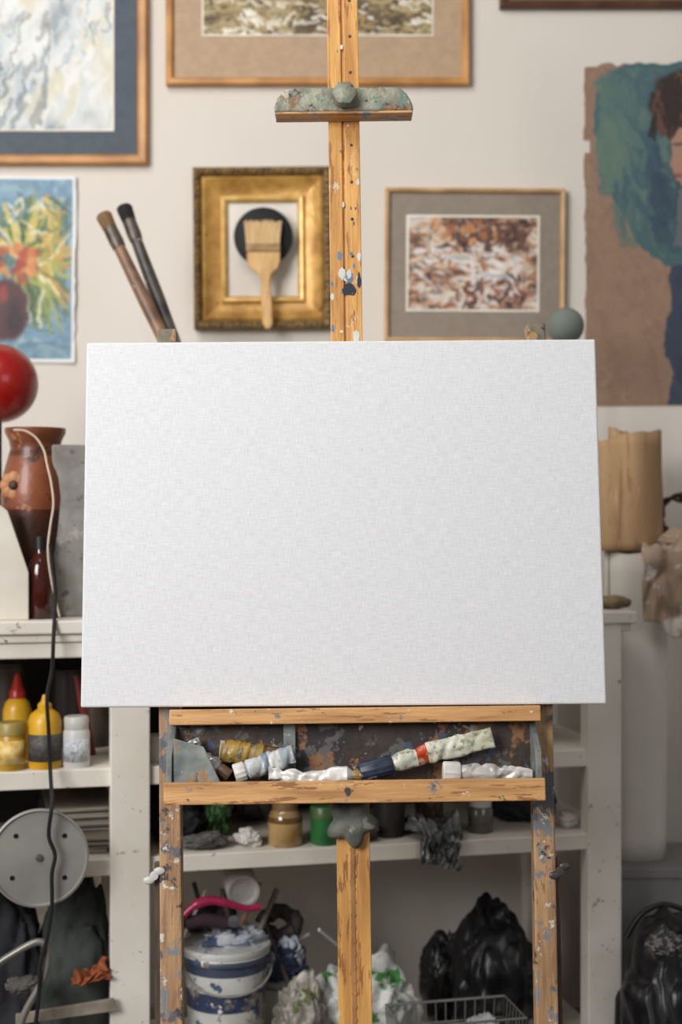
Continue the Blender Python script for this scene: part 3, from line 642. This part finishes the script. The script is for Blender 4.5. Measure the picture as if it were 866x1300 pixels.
container('paint_jar','white plastic jar with a white screw lid',97,.032,[(0,0),(16,0),(17,3),(17,44),(15,48),(0,48)],mat('white_plastic',(216,216,214),(200,200,198),rough=.35),[(0,47),(15,47),(15.5,49),(15.5,62),(14,64),(0,64)],mat('lid_grey',(210,208,202),rough=.4),lbl=(17.4,8,36,mat('label_blue_grey',(190,196,204),(214,216,218),scale=140,lo=.48,hi=.55,stains=[(160,.58,(110,120,136))])))
m_can=mat('dark_tin',(70,64,60),(46,42,40),scale=14,rough=.4,metal=.4)
for i,(px,hh,r,c) in enumerate([(10,105,22,(70,60,50)),(85,95,20,(56,50,52)),(122,70,17,(84,70,58))]):
    container('tin_can','dark paint-stained tin can with a lid',px,.24,[(0,0),(r,0),(r,hh),(0,hh)],mat('tin_%d'%i,c,tuple(x*.6 for x in c),scale=10,rough=.4),[(0,hh-1),(r+1,hh-1),(r+1,hh+4),(0,hh+4)],m_can,group='tin cans on the shelf')
b=MB().lathe([(0,0),(.006,0),(.008,.09),(.005,.14),(0,.14)],16)
b.fin('red_handle_tool',mat('dull_red',(120,34,24),(96,26,20),rough=.5),label='tool with a dull red handle leaning among the cans',cat='tool',M=T(spos(118,.14,ZM))@Matrix.Rotation(D2R(-12),4,'Y'),smooth=True,dbl=True)
container('paint_jar','small white jar beside the shelf upright',196,.05,[(0,0),(11,0),(12,2),(12,26),(0,26)],MC['white_plastic'],[(0,25),(12.5,25),(12.5,34),(0,34)],MC['lid_grey'])
def book(px,t,z,w,h,d,c,rz,label):
    o=thing('magazine',label,'magazine',loc=spos(px,t,z),rot=(0,0,YAW+rz),group='stacked magazines and papers on the low shelf')
    MB().box(-w/2,w/2,-d/2,d/2,0,.0015).box(-w/2,w/2,-d/2,d/2,h-.0015,h).box(-w/2,-w/2+.0015,-d/2,d/2,.0015,h-.0015).fin('cover',mat('cover_%d_%d_%d'%c,c,rough=.5),o)
    MB().box(-w/2+.0018,w/2-.003,-d/2+.002,d/2-.002,.0016,h-.0016).fin('pages',mat('pages',(170,162,146),(120,112,100),scale=120,stretch=(.1,.1,4)),o)
z=ZL
for i,(c,hh) in enumerate([((130,126,120),.012),((50,46,46),.010),((156,148,132),.014),((80,74,70),.008),((100,96,92),.012),((50,50,54),.012),((110,100,90),.009)]):
    book(98,.14,z,.11+.008*((i*5)%3),hh,.19,c,D2R((i*37)%9-4),'flat magazine with a %s cover in the stack'%('pale' if sum(c)>300 else 'dark')); z+=hh+.0004
c=spos(50,-.045); k=c.y/F; c.z=H-(1088-650)*k
R0=62*k
b=MB(); Mx=Matrix.Rotation(D2R(90),4,'X')
b.lathe([(0,0),(R0*.97,0),(R0,.003),(R0,.009),(R0*.96,.010),(R0*.93,.006),(0,.006)],64,M=Mx)
rl=thing('metal_disc','round grey metal plate with small holes hanging against the shelf','metal disc',loc=c,rot=(D2R(-2),0,YAW))
m_met=mat('dull_metal',(156,154,148),(132,130,126),scale=8,rough=.45,metal=.25,stains=[(12,.64,(116,114,108))])
b.fin('plate',m_met,rl,smooth=True,dbl=True)
MB().lathe([(0,.006),(R0*.08,.006),(R0*.07,.009),(0,.010)],32,M=Mx).fin('hub',mat('hub_metal',(110,106,100),rough=.4,metal=.5),rl,smooth=True,dbl=True)
for a in (40,135,215,320):
    MB().lathe([(0,.0061),(R0*.05,.0061),(R0*.05,.0070),(0,.0070)],14,M=T((R0*.66*math.cos(D2R(a)),0,R0*.66*math.sin(D2R(a))))@Mx).fin('hole_disc',MC['dark_metal'],rl,smooth=True,dbl=True)  # dark discs stand in for the dark of the plate's holes
ctrl=[(64,690),(70,750),(68,810),(66,850),(60,885),(62,930),(64,980),(66,1020),(62,1060),(70,1085),(66,1110),(66,1150),(60,1190),(52,1225),(48,1280),(40,1330)]
pp=[]
for x,y in ctrl:
    q=spos(x,-.027 if y<1000 else -.068); 
    if y<780: q=spos(x,.01)
    q.z=H-(y-650)*q.y/F; pp.append(q)
MB().sweep(smoothpath(pp),.0033,8).fin('black_cable',mat('rubber_black',(22,22,24),rough=.5),label='black electrical cable hanging over the shelf front',cat='cable',smooth=True)

# ---- crumpled items
def lump(name,label,cat,px,t,z,w,h,d,m,seed=1,sub=5,amp=.45,f=1.3,group=None,pos=None,top=0,fine=.25,box_=.75):
    pos=pos if pos is not None else spos(px,t,z)
    sv=Vector((seed*3.7,seed*1.3,seed*7.1))
    def fn(p):
        wv=Vector((mn.noise(p*1.3+sv),mn.noise(p*1.3-sv),mn.noise(p*1.3+sv*2)))*.7
        q=(p+wv)*f+sv
        a=abs(mn.noise(q))+.5*abs(mn.noise(q*2.1))+fine*abs(mn.noise(q*4.3))
        return 1-amp*(.55-a)+amp*.25*mn.noise(p*1.1+sv)
    b=MB(); b.ico((0,0,0),1,sub,(1,1,1),fn)
    vs=b.bm.verts
    for v in vs:
        for ax in (0,1):
            c=v.co[ax]; v.co[ax]=math.copysign(abs(c)**box_,c)
    zmax=max(v.co.z for v in vs); xs=max(abs(v.co.x) for v in vs); ys=max(abs(v.co.y) for v in vs)
    for v in vs:
        v.co.x*=w/2/xs; v.co.y*=d/2/ys
        v.co.z=max(v.co.z*(h/2)/zmax,-h*.42)+h*.42
        s=v.co.z/(h*.92)
        if top and s>0: kx=1-top*max(0,s)**2.5; v.co.x*=kx; v.co.y*=kx
        v.co.z*=1/.92
    return b.fin(name,m,label=label,cat=cat,M=T(pos)@Matrix.Rotation(YAW,4,'Z'),smooth=True,angle=120,group=group)
m_clothg=mat('cloth_grey',(104,100,96),(64,62,62),scale=14,rough=.85,bump=.4)
m_green_b=mat('bag_green',(58,98,46),(34,64,32),scale=14,rough=.35)
m_clothd=mat('cloth_dark',(40,40,46),(26,26,30),scale=8,rough=.8,bump=.3)
m_paper=mat('paper_white',(216,212,204),(190,186,180),scale=10,rough=.7)
lump('crumpled_rag','dark grey crumpled rag on the low shelf','rag',222,.12,ZL,.10,.080,.13,m_clothd,3)
lump('plastic_bag','crumpled dark green plastic bag on the low shelf','plastic bag',272,.14,ZL,.065,.082,.10,m_green_b,4,amp=.7)
lump('crumpled_rag','grey crumpled rag behind the jars','rag',330,.24,ZL,.12,.10,.09,m_clothg,6,amp=.7)
lump('crumpled_paper','crumpled white paper on the low shelf','paper',316,.05,ZL,.05,.03,.06,m_paper,7,amp=.6)
lump('crumpled_rag','pale grey rag lying on the low shelf','rag',258,.04,ZL,.09,.028,.05,m_clothg,8,amp=.7)
m_glass=mat('glass_cream',(190,164,122),(150,122,84),scale=10,rough=.15,coat=.6,stains=[(30,.6,(110,84,56))],bands=(2,0,.08,[(0,(255,245,220)),(.5,(150,130,100)),(.62,(220,210,190))]))
container('glass_jar','glass jar of cream-coloured pigment with a metal lid',362,.04,[(0,0),(20,0),(22,3),(22,34),(19,42),(15,46),(0,46)],m_glass,[(0,45),(16,45),(16.5,47),(16.5,58),(0,58)],mat('lid_tan',(150,122,88),rough=.4,metal=.3),z=ZL)
container('paint_jar','green paint jar with a green lid',412,.035,[(0,0),(17,0),(18,2),(18,34),(0,34)],mat('green_paint',(52,120,62),(34,94,48),scale=20,rough=.3,stains=[(30,.64,(160,170,130))]),[(0,33),(18.6,33),(18.6,46),(17,48),(0,48)],mat('lid_green',(40,100,54),(90,100,60),scale=40,rough=.35),z=ZL)
container('tin_can','dark tin can on the low shelf',494,.07,[(0,0),(20,0),(20,48),(0,48)],m_can,[(0,47),(21,47),(21,51),(0,51)],m_can,z=ZL)
container('glass_jar','small murky jar with a pale lid',610,.06,[(0,0),(15,0),(16,2),(16,30),(13,34),(0,34)],mat('glass_murky',(110,104,92),(76,72,66),scale=12,rough=.2,coat=.4),[(0,33),(14,33),(14,42),(0,42)],MC['lid_grey'],z=ZL)
lump('crumpled_rag','black cloth bundle on the low shelf','rag',665,.15,ZL,.13,.075,.12,m_clothd,9)
lump('crumpled_rag','brown paint rag slumped on the low shelf','rag',462,.035,ZL,.055,.032,.05,mat('cloth_brown',(92,70,56),(56,42,36),scale=14,rough=.9),13,amp=.7)
lump('crumpled_paper','crumpled off-white paper by the shelf end','paper',722,.06,ZL,.045,.03,.05,m_paper,10,amp=.6)
lump('crumpled_rag','dark brown cloth on the low shelf','rag',445,.22,ZL,.09,.08,.09,MC['cloth_brown'],12)
container('glass_jar','dusty brown jar with a dark lid',545,.16,[(0,0),(17,0),(18,3),(18,40),(14,46),(0,46)],mat('glass_brown',(92,70,50),(60,46,36),scale=10,rough=.2,coat=.4),[(0,45),(15,45),(15,54),(0,54)],m_can,z=ZL)
def drape(name,label,cat,M,w,dep,drop,m,seed=1,taper=.25,fold=1.0,fr=24,fine=1.0):
    b=MB(); nu,nv=60,60; g=[]
    for j in range(nv+1):
        s=j/nv; row=[]
        for i in range(nu+1):
            u=i/nu-.5
            ww=w*(1-taper*s)
            s2=s*(1+.18*mn.noise(Vector((u*4,seed*2.1,0))))
            if s2<.35: y=dep*(1-s2/.35)-.004; z=.006+.022*(.6+.4*math.cos(u*9+seed))*math.sin(min(1,s2/.35)*math.pi*.6+.5)
            else: y=-.006; z=.022-(s2-.35)/.65*drop-.02*u*s
            fd=fold*(.009*math.sin(u*fr+s*5+seed)+.012*mn.noise(Vector((u*5,s*5,seed)))+.006*fine*mn.noise(Vector((u*14,s*10,seed))))
            if s2>=.35: y-=abs(fd)+.003
            else: y-=abs(fd)*.3; z+=abs(fd)
            row.append(b.bm.verts.new((u*ww*1.05+.008*mn.noise(Vector((u*3,s*5,7+seed))),y,z)))
        g.append(row)
    for j in range(nv):
        for i in range(nu): b.bm.faces.new((g[j][i],g[j][i+1],g[j+1][i+1],g[j+1][i]))
    return b.fin(name,m,label=label,cat=cat,M=M,smooth=True,solid=.001,angle=180)
RZ=Matrix.Rotation(YAW,4,'Z')
drape('draped_rag','paint-stained grey rag draped over the low shelf edge','rag',T(spos(556,0,ZL))@RZ,.095,.10,.062,mat('rag_stained',(120,122,120),(60,64,66),scale=30,rough=.9,stains=[(30,.56,(40,44,46)),(40,.60,(180,180,174))]),seed=2,taper=.4)

# ---- buckets etc on bottom shelf
def bucket(px,t,wpx,ytop,label,bands,z=ZB):
    c=spos(px,t,z); k=c.y/F; r=wpx/2*k; h=H-(ytop-650)*k-z
    o=thing('bucket',label,'bucket',loc=c,rot=(0,0,YAW),group='plastic buckets on the bottom shelf')
    m=mat('bucket_'+label[:14].replace(' ','_'),(216,216,212),(190,190,186),scale=16,rough=.4,bands=(2,0,h,bands),stains=[(16,.58,(160,156,150)),(24,.60,(70,84,110)),(40,.60,(120,112,104)),(30,.64,(226,224,218))])
    bd=MB().lathe([(0,0),(r*.84,0),(r*.86,.004),(r*.97,h*.86),(r*.985,h),(r*.93,h),(r*.80,.01),(0,.01)],48).fin('bucket_body',m,o,smooth=True,dbl=True)
    MB().lathe([(r*.985,h-.022),(r*1.05,h-.022),(r*1.06,h-.018),(r*1.02,h-.012),(r*1.06,h-.004),(r*1.04,h+.001),(r*.94,h+.001)],48).fin('rim',m,bd,smooth=True,dbl=True)
    pts=[Vector((r*1.04*math.cos(a),-.25*r-r*.75*math.sin(a),h-.02-.55*r*math.sin(a)-.01)) for a in [math.pi*i/20 for i in range(21)]]
    MB().sweep(pts,.0022,6).fin('wire_handle',MC['dull_metal'],o,smooth=True)
    MB().lathe([(0,h*.8),(r*.9,h*.8)],32).fin('paint_fill',mat('fill_dark',(60,60,66)),o,dbl=True)
    return o
bucket(287,.11,108,1196,'large paint-stained white plastic bucket with blue bands',[(0,(90,110,170)),(.15,(255,255,252)),(.50,(70,84,124)),(.66,(255,255,255)),(.80,(84,96,124)),(.93,(255,255,255))])
bucket(352,.235,70,1206,'smaller white bucket with a navy rim',[(0,(240,240,240)),(.6,(250,250,250)),(.70,(50,60,90)),(.93,(120,130,160))])
def wp(px,py,t): 
    q=spos(px,t); q.z=H-(py-650)*q.y/F; return q
c=wp(309,1131,.07); k=c.y/F
tin=thing('spray_can','metal can with a silvery round base lying across the bucket','can',loc=c,rot=(D2R(8),0,YAW))
Ml=Matrix.Rotation(D2R(-90),4,'X')
MB().lathe([(0,-.001),(12*k,-.001),(16*k,-.003),(18*k,-.005),(20.5*k,-.005),(21.5*k,-.002),(21.5*k,.12),(12*k,.135),(0,.135)],40,M=Ml).fin('can_body',mat('can_silver',(200,198,192),(160,158,152),scale=12,rough=.3,metal=.3),tin,smooth=True,dbl=True)
MB().lathe([(0,.134),(8*k,.134),(8*k,.155),(0,.155)],20,M=Ml).fin('cap',m_can,tin,smooth=True,dbl=True)
mg=thing('scrub_brush','magenta plastic brush lying on the bucket','brush',loc=(0,0,0))
MB().sweep(smoothpath([wp(233,1162,.05),wp(248,1149,.05),wp(268,1143,.05),wp(290,1147,.05),wp(312,1153,.055),wp(330,1151,.06)]),[.006]*6+[.0085]*6+[.0075]*6+[.006]*6+[.006]*7,12).fin('brush_handle',mat('magenta_plastic',(176,42,86),(150,34,72),rough=.3),mg,smooth=True)
MB().sweep(smoothpath([wp(236,1172,.06),wp(262,1168,.06),wp(288,1172,.06)]),.011,12).fin('brush_head',mat('dark_bristle',(60,40,50),rough=.9),mg,smooth=True)
lump('crumpled_rag','paint-smeared blue and white rag stuffed in the bucket','rag',0,0,0,.125,.06,.10,mat('rag_blue_white',(200,202,204),(150,158,170),scale=14,rough=.8,stains=[(16,.52,(66,80,108)),(30,.60,(110,104,96))]),70,amp=.6,pos=wp(296,1210,.11))
lump('crumpled_rag','dark purple-brown rag piled behind the bucket rim','rag',0,0,0,.11,.07,.07,mat('rag_plum',(74,56,62),(44,36,42),scale=14,rough=.85),72,amp=.6,pos=wp(268,1188,.19))
lump('crumpled_rag','navy and white paint rag hanging over the bucket','rag',0,0,0,.10,.085,.07,mat('rag_navy',(190,194,200),(130,140,156),scale=14,rough=.8,stains=[(14,.48,(40,50,76))]),71,amp=.6,pos=wp(356,1245,.15))
b=MB(); cc=wp(355,1172,.17)
b.sweep([cc+Vector((.030*math.cos(a),.01*math.sin(a),.018*math.sin(a)+.003*math.sin(5*a))) for a in [2*math.pi*i/40 for i in range(40)]],[.013+.0015*math.sin(i*2.4) for i in range(40)],12,closed=True)
b.fin('brush_roller',mat('rubber_brown',(60,50,46),(34,30,28),scale=30,rough=.7,bump=.6),label='dark bristly roller ring lying over the buckets',cat='roller',smooth=True)
for i,(a,b_,c,r) in enumerate([((232,1190),(262,1130),(216,210,200),.003),((372,1262),(330,1160),(80,74,70),.005),((405,1180),(436,1205),(216,214,206),.003),((290,1210),(330,1120),(160,120,80),.004),((270,1205),(246,1120),(60,60,66),.004),((345,1210),(392,1186),(200,198,190),.003),((320,1205),(352,1128),(120,110,100),.005),((300,1205),(282,1128),(90,70,54),.005)]):
    MB().sweep([wp(a[0],a[1],.09+.02*(i%3)),wp(b_[0],b_[1],.13+.02*(i%3))],r,10).fin('mixing_stick',mat('stick%d'%i,c,rough=.5),label='thin mixing stick standing among the buckets',cat='stick',smooth=True,group='mixing sticks')
m_pb=mat('carrier_bag',(220,220,214),(186,186,182),scale=6,rough=.4,stains=[(11,.56,(70,134,66)),(7,.60,(150,140,128)),(14,.64,(206,130,70))])
lump('carrier_bag','crumpled white and green plastic carrier bag','plastic bag',462,.07,ZB,.21,.19,.16,m_pb,21,amp=.5,f=1.6,top=.25,fine=.35)
lump('carrier_bag','crumpled grey-brown plastic bag beside the carrier bag','plastic bag',384,.03,ZB,.105,.175,.10,mat('bag_grey',(156,150,140),(96,92,86),scale=9,rough=.4,stains=[(14,.56,(200,194,184)),(20,.60,(96,104,60))]),22,amp=.5,f=1.6,top=.2,fine=.35)
m_black=mat('black_plastic_bag',(18,18,21),(26,26,30),scale=5,rough=.33)
lump('garbage_bag','glossy black garbage bag with gathered folds','garbage bag',626,.13,ZB,.175,.25,.20,m_black,31,amp=.4,f=1.3,top=.4,group='black garbage bags',fine=.2)
lump('garbage_bag','slumped glossy black garbage bag','garbage bag',562,.22,ZB,.09,.17,.12,m_black,33,amp=.4,f=1.3,top=.35,group='black garbage bags',fine=.2)
lump('crumpled_plastic','crumpled clear white plastic wrap','plastic wrap',0,0,0,.06,.05,.05,mat('plastic_clear',(210,212,214),(180,182,186),scale=20,rough=.25),35,amp=.6,pos=wp(612,1322,-.06),fine=.5)
bc=spos(578,-.085,0); 
wb=thing('wire_basket','metal wire basket holding plastic wrap','basket',loc=bc,rot=(0,0,YAW))
k=bc.y/F; zt=H-(1284-650)*k; b=MB(); W=.21; Dd=.11
for z,s in ((zt,1),(zt-.035,.96),(zt-.07,.92),(zt-.105,.88),(.003,.8)):
    b.sweep([(-W/2*s,-Dd/2*s,z),(W/2*s,-Dd/2*s,z),(W/2*s,Dd/2*s,z),(-W/2*s,Dd/2*s,z)],.0016 if z<zt else .0024,6,closed=True)
for i in range(13):
    u=-.5+i/12
    for sy in (-1,1): b.sweep([(W*u,sy*Dd/2,zt),(W*u*.8,sy*Dd/2*.8,.003)],.0012,5)
for i in range(8):
    u=-.5+i/7
    for sx_ in (-1,1): b.sweep([(sx_*W/2,Dd*u,zt),(sx_*W/2*.8,Dd*u*.8,.003)],.0012,5)
b.fin('basket_wires',mat('wire_chrome',(170,170,166),rough=.3,metal=.7),wb,smooth=True)
lump('cloth_bundle','dark grey-green cloth bundle on the bottom shelf','cloth',98,.12,ZB,.15,.36,.17,mat('cloth_green_grey',(66,72,68),(38,42,42),scale=7,rough=.85,bump=.3),41,amp=.4,f=1.2,top=.2)
lump('cloth_bundle','black cloth bundle on the bottom shelf','cloth',-2,.16,ZB,.17,.35,.17,m_clothd,43,amp=.4,f=1.2,top=.2)
lump('crumpled_paper','small crumpled pale paper among the cloths','paper',0,0,0,.06,.03,.04,m_clothg,46,amp=.6,pos=wp(30,1262,-.01))
drape('orange_cloth','dull orange cloth scrap on the bundle','cloth',T(wp(122,1250,.0))@RZ@Matrix.Rotation(D2R(-25),4,'Y'),.065,.03,.010,mat('orange_cloth',(170,92,50),(120,62,36),scale=10,rough=.8),seed=9,taper=.2,fr=8,fine=.3)
b=MB(); b.sweep(smoothpath([wp(-20,1236,-.06),wp(10,1215,-.06),wp(46,1196,-.06),wp(60,1205,-.06),wp(56,1240,-.06),wp(30,1290,-.06),wp(16,1345,-.06)]),.006,10)
b.fin('metal_tube_frame',mat('tube_metal',(150,146,140),(120,116,110),scale=10,rough=.35,metal=.5),label='bent grey metal tube frame leaning by the shelf',cat='metal frame',smooth=True)
MB().poly([(0,0),(.16,.01),(.155,.03),(0,.016)],-.004,.004).fin('wood_slat',mat('grey_wood',(160,150,136),(122,112,100),scale=20),label='narrow weathered wooden slat lying across the bottom clutter',cat='wooden slat',M=T(wp(20,1300,-.02))@RZ,bevel=.001)

# ================================================================= RIGHT SIDE
def roll(name,label,c,r,h,m,turns=3.2,gap=.003,seed=0,flare=0,lean=0,irr=1.0):
    b=MB(); n=int(turns*40); nz=14; cols=[]
    for i in range(n+1):
        a=2*math.pi*i/40+2.2; rr=r-gap*turns+gap*i/40
        col=[]
        for q in range(nz+1):
            s=q/nz; wob=irr*(.0022*math.sin(a*2+seed+s*2)+.0015*mn.noise(Vector((a,s*3,seed)))+.0016*math.sin(a*5+s*1.5+seed))
            R_=rr*(1+flare*s)+wob
            col.append(b.bm.verts.new((R_*math.cos(a)+lean*s,R_*math.sin(a),h*s+(irr*.006*math.sin(a+seed)+irr*.004*mn.noise(Vector((a*2,seed,0)))+.004*(i/n) if q==nz else 0))))
        cols.append(col)
    for i in range(n):
        for q in range(nz): b.bm.faces.new((cols[i][q],cols[i+1][q],cols[i+1][q+1],cols[i][q+1]))
    return b.fin(name,m,label=label,cat='paper roll',M=T(c),smooth=True,solid=.0006,angle=60)
dr=2.74; kr=dr/F
zb=H-(1085-650)*kr
c=P(808,700,dr); zt=c.z
bx=thing('storage_box','plain grey storage box under the paper roll','box',loc=(c.x+.03,dr,0))
m_bx=mat('grey_card',(142,140,138),(128,126,124),scale=6,rough=.8)
MB().box(-.12,.16,-.10,.10,0,zb-.02).fin('box_body',m_bx,bx,bevel=.003)
MB().box(-.125,.165,-.105,.105,zb-.02,zb).fin('box_lid',m_bx,bx,bevel=.003)
roll('paper_roll','tall roll of white paper standing on a grey box',(c.x,dr,zb),38*kr,zt-zb,mat('roll_white',(230,225,216),(220,214,204),scale=4,rough=.7),flare=.04)
c2=P(800,553,dr)
mk=mat('roll_kraft',(190,156,116),(164,130,94),scale=5,stretch=(3,3,.4),rough=.75,bump=.15,bscale=20,stains=[(14,.58,(154,120,84),(3,3,.3)),(10,.64,(206,176,138),(3,3,.3))])
roll('paper_roll','loose outer roll of brown kraft paper',(P(798,0,dr).x,dr,zt+.002),40*kr,c2.z-zt-.008,mk,seed=2,turns=2.7,gap=.006,flare=.03,lean=-.002,irr=1.7)
roll('paper_roll','narrow roll of brown kraft paper inside a larger roll',(P(788,0,dr).x,dr-.004,zt+.002),16*kr,c2.z-zt+.004,mk,seed=5,turns=3,gap=.003,irr=1.2)
mp_=mat('paper_crumpled_brown',(190,168,146),(154,132,112),scale=6,rough=.8,bump=.2,stains=[(7,.56,(216,208,198)),(16,.66,(120,98,82))])
drape('wrapping_paper','crumpled brown wrapping paper draped beside the paper rolls','paper',T(P(858,712,2.64)),.115,.05,.16,mp_,seed=5,taper=-.1,fold=1.6,fr=6,fine=.2)
lump('wrapping_paper','crumpled grey-brown paper wad beside the rolls','paper',0,0,0,.085,.055,.08,mp_,51,amp=.5,pos=P(862,705,2.70),fine=.3)
b=MB(); cc=P(858,655,2.80)
for j in range(5):
    rr=.034+.004*math.sin(j*2)
    b.sweep([cc+Vector(((rr+.004*math.sin(a*5+j))*math.cos(a),-.01+.006*math.sin(3*a+j*1.3),(rr+.004*math.cos(a*4+j*2))*math.sin(a)*1.1)) for a in [2*math.pi*i/40 for i in range(40)]],.0035,6,closed=True)
b.fin('twig_wreath',mat('twig',(86,62,48),(56,40,32),scale=30,rough=.9),label='small dark twig wreath hanging near the wall',cat='wreath',smooth=True)
lump('garbage_bag','large dull black bag standing on the floor','garbage bag',0,0,0,.26,.42,.22,m_black,61,amp=.4,f=1.2,pos=Vector((P(872,0,2.42).x,2.46,0)),top=.35,group='black garbage bags',fine=.2)
lump('garbage_bag','low bulging black bag on the floor','garbage bag',0,0,0,.17,.29,.16,m_clothd,63,amp=.4,f=1.2,pos=Vector((P(812,0,2.22).x,2.20,0)),top=.3,group='black garbage bags',fine=.2)
lump('mesh_bag','crumpled pale grey mesh bag on the black bag','bag',0,0,0,.075,.03,.06,mat('mesh_grey',(130,126,122),(60,58,60),scale=120,rough=.8,lo=.45,hi=.5),64,amp=.6,pos=Vector(P(846,1208,2.33)))
MB().sweep(smoothpath([P(795,1190,2.52),P(815,1160,2.52),P(845,1148,2.52),P(880,1160,2.52)]),.005,10).fin('umbrella_handle',MC['black_plastic'],label='curved black handle sticking out behind the bags',cat='handle',smooth=True)

# ================================================================= LIGHT, CAMERA
def area(loc,tgt,sx_,sy_,e,col=(1,1,1)):
    l=bpy.data.lights.new('window_and_fill_light','AREA'); l.shape='RECTANGLE'; l.size=sx_; l.size_y=sy_; l.energy=e; l.color=col
    o=bpy.data.objects.new('window_and_fill_light',l); scene.collection.objects.link(o)
    o.location=loc; o.rotation_euler=(Vector(tgt)-Vector(loc)).to_track_quat('-Z','Y').to_euler()
area((-1.9,-.5,2.1),(0,2.5,1.1),1.4,1.4,96,(1,.995,.985))
area((1.6,-.8,2.1),(0.1,2.4,1.0),1.4,1.2,12,(.98,.99,1))  # weak fill from the right-hand side
area((-.9,1.3,2.9),(-.1,2.95,1.2),1.4,.8,21,(1,.985,.96))  # added overhead light to brighten the wall, no window there
w=bpy.data.worlds.new('world'); scene.world=w; w.use_nodes=True
w.node_tree.nodes['Background'].inputs[0].default_value=(1,.985,.965,1); w.node_tree.nodes['Background'].inputs[1].default_value=.18
cam=bpy.data.cameras.new('camera'); co=bpy.data.objects.new('camera',cam); scene.collection.objects.link(co)
co.location=(0,0,H); co.rotation_euler=(D2R(90),0,0)
cam.sensor_fit='VERTICAL'; cam.sensor_height=36; cam.lens=50; cam.clip_start=.05
cam.dof.use_dof=True; cam.dof.focus_distance=1.93; cam.dof.aperture_fstop=3.0
scene.camera=co
scene.view_settings.view_transform='Standard'
